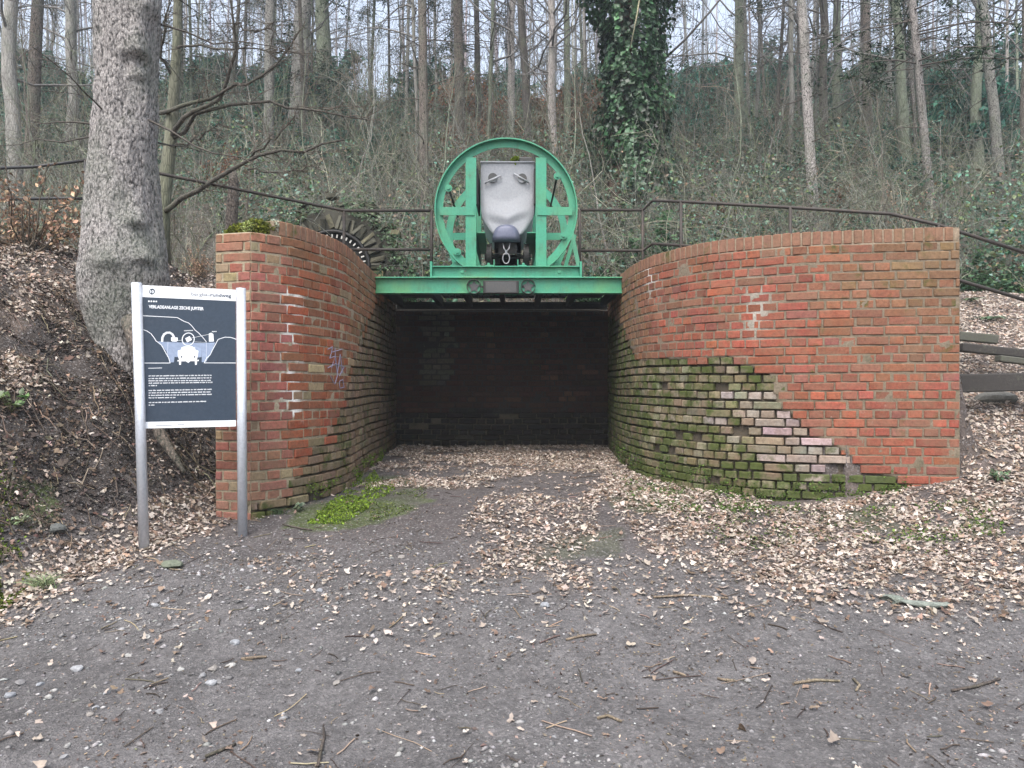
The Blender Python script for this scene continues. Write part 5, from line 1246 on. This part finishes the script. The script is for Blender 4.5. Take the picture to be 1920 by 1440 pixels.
# ------------------------------------------------------------------ dead leaves, pebbles, moss, grass
def scatter(n, x0, x1, y0, y1, mask, r):
    x = r.uniform(x0,x1,n); y = r.uniform(y0,y1,n); k = r.random(n) < mask(x,y); return x[k], y[k]
r = tree_rng(71)
def near_mask(x, y):
    m_ = leaf_mask(x, y); xl = np.interp(y, PATH_L.p[:,1], PATH_L.p[:,0]); xr = np.interp(y, PATH_R.p[::-1,1], PATH_R.p[::-1,0])
    wall = ((y > 5.9) & (y < 11.2) & (x < xl+.02) & (x > xl-.34)) | ((y > 6.36) & (y < 11.2) & (x > xr-.02) & (x < xr+.34) & (x < 3.7)) | ((y > 6.3) & (y < 6.75) & (x > 2.2) & (x < 3.68))
    return m_*(~wall)
x, y = scatter(340000, -5.6, 7.2, 2.8, 11.3, near_mask, r); sl = HN(x+.03,y)-HN(x-.03,y); sl2 = HN(x,y+.03)-HN(x,y-.03); nrm = np.c_[-sl/.06,-sl2/.06,np.ones(len(x))]; nrm /= np.linalg.norm(nrm,axis=1,keepdims=True)
c = np.c_[x,y,HH(x,y)+r.uniform(.004,.022,len(x))]; cl = np.where((r.random(len(x)) < .55)[:,None], vary((.385,.325,.275),len(x),.24,r,.02), vary((.19,.135,.10),len(x),.35,r,.03)); cl = np.where((r.random(len(x)) < .10)[:,None], vary((.52,.465,.41),len(x),.14,r,.015), cl)
V,T,cc = np_oak(c, np.clip(np.exp(r.normal(-3.52,.36,len(x))),.012,.065), cl, nrm, r, .20)
stuff(link('leaf_litter', np_mesh('leaf_litter', V, T, cc), 'leaf'), 'dead tan oak and beech leaves strewn over the ground', 'dead leaves')
n = 30000; y = 11.3+r.uniform(0,1,n)**1.4*24; x = r.uniform(-.74,.74,n)*y; ok = fbm(x*1.1,y*1.1,3,17) > .42; ok &= ~((np.abs(x+.1) < 1.7) & (y < 11.9)); x, y = x[ok], y[ok]
V,T,cc = np_leaves(np.c_[x,y,HH(x,y)+r.uniform(.01,.08,len(x))], r.uniform(.05,.10,len(x)), vary((.20,.155,.11),len(x),.35,r), None, .62,.3,r,.5)
stuff(link('leaf_litter', np_mesh('leaf_litter', V, T, cc), 'leaf'), 'brown dead leaves lying under the undergrowth on the wooded slope', 'dead leaves')
# pebbles
def pebbles(x, y, s, col, r, sink=.08):
    n = len(x); D = np.array([[1,0,0],[.5,.87,0],[-.5,.87,0],[-1,0,0],[-.5,-.87,0],[.5,-.87,0],[0,0,.85],[0,0,-.6],[.35,.2,.62],[-.4,.1,.6],[.05,-.4,.6]])[:8]
    Fp = np.array([(0,1,6),(1,2,6),(2,3,6),(3,4,6),(4,5,6),(5,0,6),(1,0,7),(2,1,7),(3,2,7),(4,3,7),(5,4,7),(0,5,7)])
    sc_ = np.stack([s*r.uniform(.7,1.3,n), s*r.uniform(.6,1.0,n), s*r.uniform(.35,.75,n)],-1); V = D[None]*sc_[:,None,:]*r.uniform(.75,1.25,(n,8,1)); a = r.uniform(0,6.28,n); ca, sa = np.cos(a)[:,None], np.sin(a)[:,None]
    V = np.stack([V[...,0]*ca-V[...,1]*sa, V[...,0]*sa+V[...,1]*ca, V[...,2]],-1)+np.c_[x,y,HH(x,y)+sc_[:,2]*sink][:,None,:]
    return V.reshape(-1,3), (Fp[None]+(np.arange(n)*8)[:,None,None]).reshape(-1,3), np.repeat(col,8,axis=0)
pm = lambda x, y: (.25+.75*sstep(.45,.62,fbm(x*1.1,y*1.1,4,51)))*np.where(x < .3, 1, .45)*sstep(6.2,4.6,y)*(toe_dist(x,y) < 0)
x, y = scatter(52000, -4.2, 4.6, 2.6, 6.2, pm, r); s = np.exp(r.normal(-5.1,.55,len(x))); cl = vary((.18,.175,.172),len(x),.35,r,.02); cl = np.where((r.random(len(x)) < .05)[:,None], vary((.34,.33,.325),len(x),.15,r,.015), cl)
V,T,cc = pebbles(x, y, np.clip(s,.003,.022), cl, r); stuff(link('gravel', np_mesh('gravel', V, T, cc), 'pebble'), 'small grey gravel and pebbles in the track', 'gravel')
# twigs lying about
n = 1500; x = r.uniform(-4.8,4.8,n); y = r.uniform(2.8,10.8,n); xl = np.interp(y, PATH_L.p[:,1], PATH_L.p[:,0]); xr = np.interp(y, PATH_R.p[::-1,1], PATH_R.p[::-1,0]); ok = (y < 5.9) | ((x > xl+.15) & (x < xr-.15) & (y > 6.6)) | ((x < -2.6)); x, y = x[ok], y[ok]; n = len(x)
a = r.uniform(0,6.28,n); L = np.exp(r.normal(-2.5,.6,n)); tt = np.linspace(-.5,.5,4); PX_ = x[:,None]+np.cos(a)[:,None]*L[:,None]*tt+np.cumsum(r.normal(0,.006,(n,4)),1); PY_ = y[:,None]+np.sin(a)[:,None]*L[:,None]*tt+np.cumsum(r.normal(0,.006,(n,4)),1)
P = np.stack([PX_,PY_,HH(PX_,PY_)+.006],-1); V,Q_,cc = np_tubes(P, np.repeat(r.uniform(.0012,.0035,n)[:,None],4,1), 4, np.where((r.random(n) < .5)[:,None], vary((.22,.17,.12),n,.3,r), vary((.06,.045,.035),n,.3,r)))
stuff(link('twig_litter', np_mesh('twig_litter', V, Q_, cc), 'twig'), 'fallen bits of twig scattered over the track and bank', 'twigs')
# dark chaff, leaf bits and twigs caught on the bank
x, y = scatter(60000, -5.6, -2.0, 3.6, 8.6, lambda x, y: sstep(.05,.3,toe_dist(x,y))*(.25+.75*sstep(.40,.60,fbm(x*3.2,y*3.2,4,85))), r); sl = HN(x+.03,y)-HN(x-.03,y); sl2 = HN(x,y+.03)-HN(x,y-.03); nrm = np.c_[-sl/.06,-sl2/.06,np.ones(len(x))]; nrm /= np.linalg.norm(nrm,axis=1,keepdims=True)
q = r.random(len(x))[:,None]; V,T,cc = np_oak(np.c_[x,y,HH(x,y)]+nrm*r.uniform(.004,.02,(len(x),1)), np.exp(r.normal(-3.8,.45,len(x))), np.where(q < .62, vary((.050,.038,.031),len(x),.4,r), np.where(q < .88, vary((.13,.09,.065),len(x),.35,r), vary((.32,.26,.21),len(x),.25,r))), nrm, r, .5)
stuff(link('leaf_crumbs', np_mesh('leaf_crumbs', V, T, cc), 'leaf'), 'dark rotten leaf bits caught on the steep earth bank', 'leaf crumbs')
# crumbs of leaf on the track
x, y = scatter(30000, -4.4, 4.6, 2.6, 6.4, lambda x, y: (.25+.75*sstep(.42,.62,fbm(x*1.6,y*1.6,4,81)))*(toe_dist(x,y) < .1), r)
V,T,cc = np_leaves(np.c_[x,y,HH(x,y)+.004], np.exp(r.normal(-4.5,.4,len(x))), np.where((r.random(len(x)) < .5)[:,None], vary((.26,.20,.155),len(x),.3,r), vary((.09,.065,.05),len(x),.35,r)), None, .5, .2, r, .35)
stuff(link('leaf_crumbs', np_mesh('leaf_crumbs', V, T, cc), 'leaf'), 'crumbled leaf bits and chaff trodden into the dark track', 'leaf crumbs')
# clods and crumbs of dark earth on the cut bank
x, y = scatter(60000, -5.4, -2.0, 3.4, 8.0, lambda x, y: sstep(.05,.3,toe_dist(x,y))*sstep(2.6,1.4,toe_dist(x,y)), r)
V,T,cc = pebbles(x, y, np.clip(np.exp(r.normal(-4.9,.5,len(x))),.003,.018), vary((.060,.049,.043),len(x),.55,r), r, -.1)
stuff(link('earth_clods', np_mesh('earth_clods', V, T, cc), 'soil'), 'loose dark earth clods on the cut bank left of the board', 'earth')
# rootlets on the bank
n = 420; x = r.uniform(-4.6,-2.2,n); y = r.uniform(4.4,7.4,n); ok = (toe_dist(x,y) > .12) & (toe_dist(x,y) < 2); x, y = x[ok], y[ok]; n = len(x); a = r.uniform(0,6.28,n); L = np.exp(r.normal(-1.7,.5,n)); tt = np.linspace(-.5,.5,6)
PX_ = x[:,None]+np.cos(a)[:,None]*L[:,None]*tt+np.cumsum(r.normal(0,.018,(n,6)),1); PY_ = y[:,None]+np.sin(a)[:,None]*L[:,None]*tt+np.cumsum(r.normal(0,.018,(n,6)),1)
P = np.stack([PX_,PY_,HH(PX_,PY_)+.012+np.abs(r.normal(0,.02,(n,6)))],-1); V,Q_,cc = np_tubes(P, np.repeat(r.uniform(.0015,.006,n)[:,None],6,1)*np.linspace(1,.5,6)[None], 4, vary((.12,.095,.07),n,.45,r))
stuff(link('bank_rootlets', np_mesh('bank_rootlets', V, Q_, cc), 'twig'), 'thin bare roots and twigs sticking out of the dark bank', 'roots')
# moss on the ground at the wall feet
def poly_scatter(poly, n, ydep, r):
    xs = [p[0] for p in poly]; ys = [p[1] for p in poly]; px = r.uniform(min(xs),max(xs),n); py = r.uniform(min(ys),max(ys),n); k = in_poly(px,py,poly); px, py = px[k], py[k]
    Y = np.full(len(px), ydep[0]); lo = np.full(len(px), ydep[0]); hi = np.full(len(px), ydep[1])
    for _ in range(24):
        m_ = (lo+hi)/2; g_ = 720-(HH((px-960)/F_PX*m_, m_)-EYE)/m_*F_PX; up = g_ > py; lo = np.where(up,m_,lo); hi = np.where(up,hi,m_)
    return (px-960)/F_PX*lo, lo
MC = []; ML = []
for poly, n, yd, col, sz in (([(575,982),(640,925),(690,895),(702,880),(712,900),(745,915),(690,955),(640,985)], 9000, (5,10.5), (.115,.175,.020), .020), ([(700,930),(800,915),(800,945),(690,985)], 1800, (5,10.5), (.085,.11,.03), .016), ([(1150,890),(1300,918),(1500,935),(1500,958),(1300,962),(1180,945)], 7000, (4.5,8), (.075,.125,.03), .022),
        ([(1500,925),(1640,930),(1700,905),(1760,880),(1690,925),(1560,952)], 5000, (4.5,7), (.060,.10,.022), .024), ([(1560,960),(1700,945),(1860,935),(1900,1000),(1780,1050),(1600,1010)], 2600, (4.5,7), (.09,.14,.03), .022), ([(1240,950),(1560,950),(1600,1010),(1380,1040)], 2600, (4.5,7), (.085,.11,.04), .02)):
    x, y = poly_scatter(poly, n, yd, r); k = fbm(x*5,y*5,3,23) > .42; x, y = x[k], y[k]
    MC.append(np.c_[x,y,HH(x,y)+np.abs(r.normal(0,.012,len(x)))]); ML.append((vary(col,len(x),.35,r), np.full(len(x),sz)))
x = r.uniform(-3.45,-2.85,7000); y = 4.35+(-2.85-x)*.9+r.normal(0,.13,7000); k = fbm(x*5,y*5,3,24) > .45; x, y = x[k], y[k]; MC.append(np.c_[x,y,HH(x,y)+np.abs(r.normal(0,.012,len(x)))]); ML.append((vary((.075,.10,.015),len(x),.4,r), np.full(len(x),.020)))
C_ = np.vstack(MC); V,T,cc = np_leaves(C_, np.concatenate([q[1] for q in ML])*r.uniform(.6,1.4,len(C_)), np.vstack([q[0] for q in ML]), None, .6, .3, r, 1.0)
stuff(link('moss', np_mesh('moss', V, T, cc), 'moss'), 'bright green moss on the ground at the feet of the brick walls', 'moss')
# moss climbing the foot of the walls
for pth, root, rng_px, zmax, col in ((PATH_R, wr, [(1150,1330,.25),(1330,1500,.16),(1490,1700,.17)], 1, (.060,.095,.020)), (PATH_L, wl, [(560,720,.16)], 1, (.10,.15,.022))):
    C_ = []; NN = []
    for q in np.linspace(0, pth.L, 900):
        p = pth.at(q); nm = pth.frame(q)[1]; pxx = proj(p[0],p[1],1)[0]
        for a_, b_, h_ in rng_px:
            if a_ < pxx < b_:
                for _ in range(4):
                    hgt = h_*r.random()**2; 
                    if fbm(np.array([q*4]), np.array([hgt*6]), 3, 3)[0] > .45: C_.append((p[0]+nm[0]*.012, p[1]+nm[1]*.012, hz(p[0]+nm[0]*.08,p[1]+nm[1]*.08)+hgt)); NN.append((nm[0],nm[1],.5))
    C_ = np.array(C_)+r.normal(0,.008,(len(C_),3)); V,T,cc = np_leaves(C_, r.uniform(.010,.026,len(C_)), vary(col,len(C_),.35,r), np.array(NN), .7,.3,r,.7)
    stuff(link('moss', np_mesh('moss', V, T, cc), 'moss', root))

# ------------------------------------------------------------------ single stones, sticks, tufts, ferns
def ground_at(px, py, lo=2.4, hi=10.9):
    for _ in range(40):
        m_ = (lo+hi)/2
        if proj(0, m_, hz((px-960)/F_PX*m_, m_))[1] > py: lo = m_
        else: hi = m_
    return (px-960)/F_PX*lo, lo, hz((px-960)/F_PX*lo, lo)
def stone_mesh(seed, col):
    r_ = np.random.default_rng(seed); import bmesh
    bm = bmesh.new(); bmesh.ops.create_icosphere(bm, subdivisions=2, radius=1)
    ax = r_.normal(0,1,(9,3)); ax /= np.linalg.norm(ax,axis=1,keepdims=True); of = r_.uniform(.55,.9,9)
    for v in bm.verts:
        p = np.array(v.co); d = ax @ p
        for a_, o_, q in zip(ax, of, d):
            if q > o_: p = p-a_*(q-o_)
        v.co = p*(1+r_.normal(0,.02))
    me = bpy.data.meshes.new('stone'); bm.to_mesh(me); bm.free()
    at_ = me.attributes.new('tint','FLOAT_COLOR','POINT'); at_.data.foreach_set('color', np.tile(np.array([*col,1.]),(len(me.vertices),1)).astype(np.float32).ravel()); me.materials.append(MAT['pebble']); return me
STN = [stone_mesh(i, c_) for i, c_ in enumerate([(.26,.265,.275),(.20,.20,.205),(.30,.295,.28),(.17,.165,.165),(.23,.24,.255),(.20,.185,.17)])]
for i, (px, py, w_) in enumerate([(145,1256,30),(470,1064,20),(520,1110,18),(472,1143,17),(440,1206,24),(400,1254,26),(395,1282,26),(378,1268,20),(432,1248,22),(37,1282,24),(75,1284,18),(100,1156,22),(290,1136,18),(312,1128,16),(340,1255,20),(410,1280,18),(18,1305,28),(168,1340,18),(180,1328,18),(300,1335,20),(275,1195,20),(1120,1184,20),(1022,1136,24),(752,1045,16),(960,1196,14),(1040,1382,14),(745,1415,18),(1185,1292,14),(560,1258,16),(630,1282,20),(200,1300,18),(120,1420,22),(240,1230,16),(330,1175,18),(600,1108,15)]):
    X,Y,z = ground_at(px, py); s_ = w_/F_PX*Y/2; o_ = bpy.data.objects.new('stone', STN[i % 6]); COL.objects.link(o_); o_.location = (X,Y,z+s_*.08); o_.scale = (s_, s_*.8, s_*.52); o_.rotation_euler = (R.gauss(0,.15),R.gauss(0,.15),R.uniform(0,6.28))
    tag(o_, 'fist-sized or smaller grey stone lying loose on the dark track', 'stone', 'loose stones on the track')
for lab, px, py, sx_, sy_, sz_, col in (('long flat greenish stone slab lying on the track before the long brick wall', 1728, 1134, .16,.055,.03,(.17,.19,.165)), ('short greenish stone slab touching the end of a longer one', 1672, 1128, .075,.05,.03,(.15,.17,.145)), ('greenish triangular stone between the leaves in front of the board', 322, 1062, .075,.06,.035,(.12,.135,.10)), ('flat dark stone half buried at the foot of the bank', 105, 995, .07,.06,.04,(.09,.095,.09)), ('pale rough stone on the bank below the lowest timber beam', 1868, 752, .22,.1,.09,(.13,.13,.12))):
    X,Y,z = ground_at(px, py, 2.4, 7.6); o_ = link('stone', stone_mesh(len(lab), col), None); o_.location = (X,Y,z+.01); o_.scale = (sx_,sy_,sz_); o_.rotation_euler = (0,0,-.15); tag(o_, lab, 'stone')
for i, pts in enumerate([[(596,1440),(603,1405),(608,1385),(606,1365)],[(452,1238),(475,1236),(500,1234)],[(1490,1284),(1530,1278),(1575,1280)],[(385,1422),(410,1412),(442,1398)],[(1225,1122),(1290,1118),(1365,1124)],[(1062,1202),(1090,1195),(1118,1192)],[(1785,1298),(1830,1290),(1875,1276)],[(1600,1276),(1612,1288),(1605,1298)],[(1262,1262),(1275,1266),(1285,1270)],[(530,985),(560,992),(585,996)],[(1345,1275),(1360,1278),(1378,1279)],[(1120,1350),(1140,1345),(1165,1356)]]):
    P3 = [np.array(ground_at(*p)) + np.array([0,0,.008]) for p in pts]; c0 = np.mean(P3, axis=0)
    o_ = MB().tube(P3, [.006,.007,.0055,.004][:len(P3)], 6).build('stick', 'bark', None, True); o_.color = (.20,.155,.11,1) if i % 3 else (.07,.055,.045,1)
    tag(o_, 'thin fallen stick lying on the track', 'stick', 'sticks on the track')
def tuft(name, label, cat, px, py, n, h, col, spread=.08, w=.006, lo=2.4, hi=10.9, group=None, seed=1):
    r_ = tree_rng(seed); X,Y,z = ground_at(px, py, lo, hi); az = r_.uniform(0,6.28,n); K = 5; tt = np.linspace(0,1,K); L = r_.uniform(.5,1,n)*h; out = r_.uniform(.2,1.1,n)*L
    P = np.stack([X+r_.normal(0,spread*.3,n)[:,None]+np.cos(az)[:,None]*out[:,None]*tt**1.5, Y+r_.normal(0,spread*.3,n)[:,None]+np.sin(az)[:,None]*out[:,None]*tt**1.5, z-.01+L[:,None]*(tt*1.2-.6*tt**2.2)], -1)
    V,Q_,cc = np_tubes(P, np.linspace(w,.001,K)[None]*np.ones((n,1))*.5, 3, vary(col,n,.3,r_)); return tag(link(name, np_mesh(name,V,Q_,cc), 'twig'), label, cat, group)
tuft('grass_tuft', 'pale green grass tuft among leaves at the foot of the bank', 'grass tuft', 82, 1105, 130, .16, (.17,.21,.11), seed=2)
tuft('grass_tuft', 'thin grass tuft growing at the mossy foot of the long wall', 'grass tuft', 1470, 925, 60, .10, (.10,.15,.05), seed=3)
tuft('grass_tuft', 'small dark green tuft at the foot of the short wall near the board', 'grass tuft', 520, 962, 70, .09, (.05,.075,.035), seed=4)
def broadleaf(name, label, px, py, n, h, leaf, col, seed, lo=3, hi=10.9):
    r_ = tree_rng(seed); X,Y,z = ground_at(px, py, lo, hi); t_ = thing(name, label, 'plant', (X,Y,z)); az = r_.uniform(0,6.28,n); rr_ = r_.uniform(.3,1,n)*h; c = np.c_[X+np.cos(az)*rr_*.8, Y+np.sin(az)*rr_*.8, z+r_.uniform(.3,1,n)*h]
    V,T,cc = np_leaves(c, leaf*r_.uniform(.7,1.2,n), vary(col,n,.25,r_), np.tile([0,-.6,.8],(n,1)), .62,.15,r_,.4); link('leaves', np_mesh('leaves',V,T,cc), 'green_leaf', t_)
    P = np.stack([np.c_[X+0*az,Y+0*az,z+0*az], (np.c_[X+0*az,Y+0*az,z+0*az]+c)/2+np.array([0,0,.02]), c],1); V,Q_,_ = np_tubes(P, np.full((n,3),.002), 3); link('stems', np_mesh('stems',V,Q_,np.tile(np.array([[.10,.10,.05]]),(len(V),1))), 'twig', t_)
broadleaf('bramble_plant', 'small leafy bramble with fresh green leaves on the bare bank', 22, 775, 16, .16, .075, (.09,.15,.05), 3, 3.5, 7)
broadleaf('seedling', 'pale green seedling rosette on the mossy foot of the bank', 35, 985, 14, .06, .05, (.17,.21,.12), 5, 3.5, 6)
broadleaf('seedling', 'grey-green rosette growing at the corner foot of the short brick wall', 560, 958, 16, .06, .05, (.11,.14,.09), 6, 4, 7)
broadleaf('ivy_plant', 'dark ivy seedling on leafy ground right of the long wall end', 1870, 905, 22, .10, .055, (.06,.10,.045), 7, 4, 7)
def fern(label, px, py, n, L, col, seed, lo, hi):
    r_ = tree_rng(seed); X,Y,z = ground_at(px, py, lo, hi); t_ = thing('fern', label, 'fern', (X,Y,z))
    for i in range(n):
        az = 2*math.pi*i/n+r_.normal(0,.2); l = L*r_.uniform(.7,1.1); K = 9; tt = np.linspace(0,1,K); P = np.stack([X+np.cos(az)*l*tt, Y+np.sin(az)*l*tt, z+l*(.75*tt-.75*tt**2)],-1); V,Q_,_ = np_tubes(P[None], np.linspace(.004,.001,K)[None], 3); mb = MB(); mb.add(V.tolist(), Q_.tolist())
        sd = np.array([-math.sin(az),math.cos(az),0])
        for k in range(1,K):
            for s in (-1,1):
                w_ = .28*l*math.sin(math.pi*min(.98,.12+.86*k/K)); a_ = P[k-1]; b_ = P[k]; tip = (a_+b_)/2+sd*s*w_+np.array([math.cos(az),math.sin(az),0])*.05*l-np.array([0,0,.03*l]); mb.add([a_,b_,tip],[(0,1,2)])
        me = bpy.data.meshes.new('frond'); me.from_pydata(mb.v,[],mb.f); me.update(); at_ = me.attributes.new('tint','FLOAT_COLOR','POINT'); at_.data.foreach_set('color', np.tile(np.array([*col,1.]),(len(me.vertices),1)).astype(np.float32).ravel()); link('frond', me, 'green_leaf', t_)
fern('bright green fern among leaves above the timber steps', 1855, 600, 9, .22, (.10,.17,.09), 2, 6.9, 10.5)
fern('darker fern on the leafy slope beside the end of the long wall', 1818, 565, 8, .20, (.06,.10,.04), 3, 6.9, 10.5)

# ------------------------------------------------------------------ thin winter haze in the wood
hzb = MB().bx((-142,-62,-3.0),(142,202,52)).build('haze', None); stuff(hzb, 'thin pale winter haze between the trees', 'haze')
m = bpy.data.materials.new('haze'); m.use_nodes = True; t = m.node_tree; t.nodes.clear(); o = t.nodes.new('ShaderNodeOutputMaterial'); v_ = t.nodes.new('ShaderNodeVolumePrincipled')
v_.inputs['Color'].default_value = (.84,.93,1.0,1); v_.inputs['Density'].default_value = .0015; v_.inputs['Anisotropy'].default_value = .2; t.links.new(v_.outputs[0], o.inputs['Volume']); hzb.data.materials.append(m)
SC.cycles.volume_bounces = 1
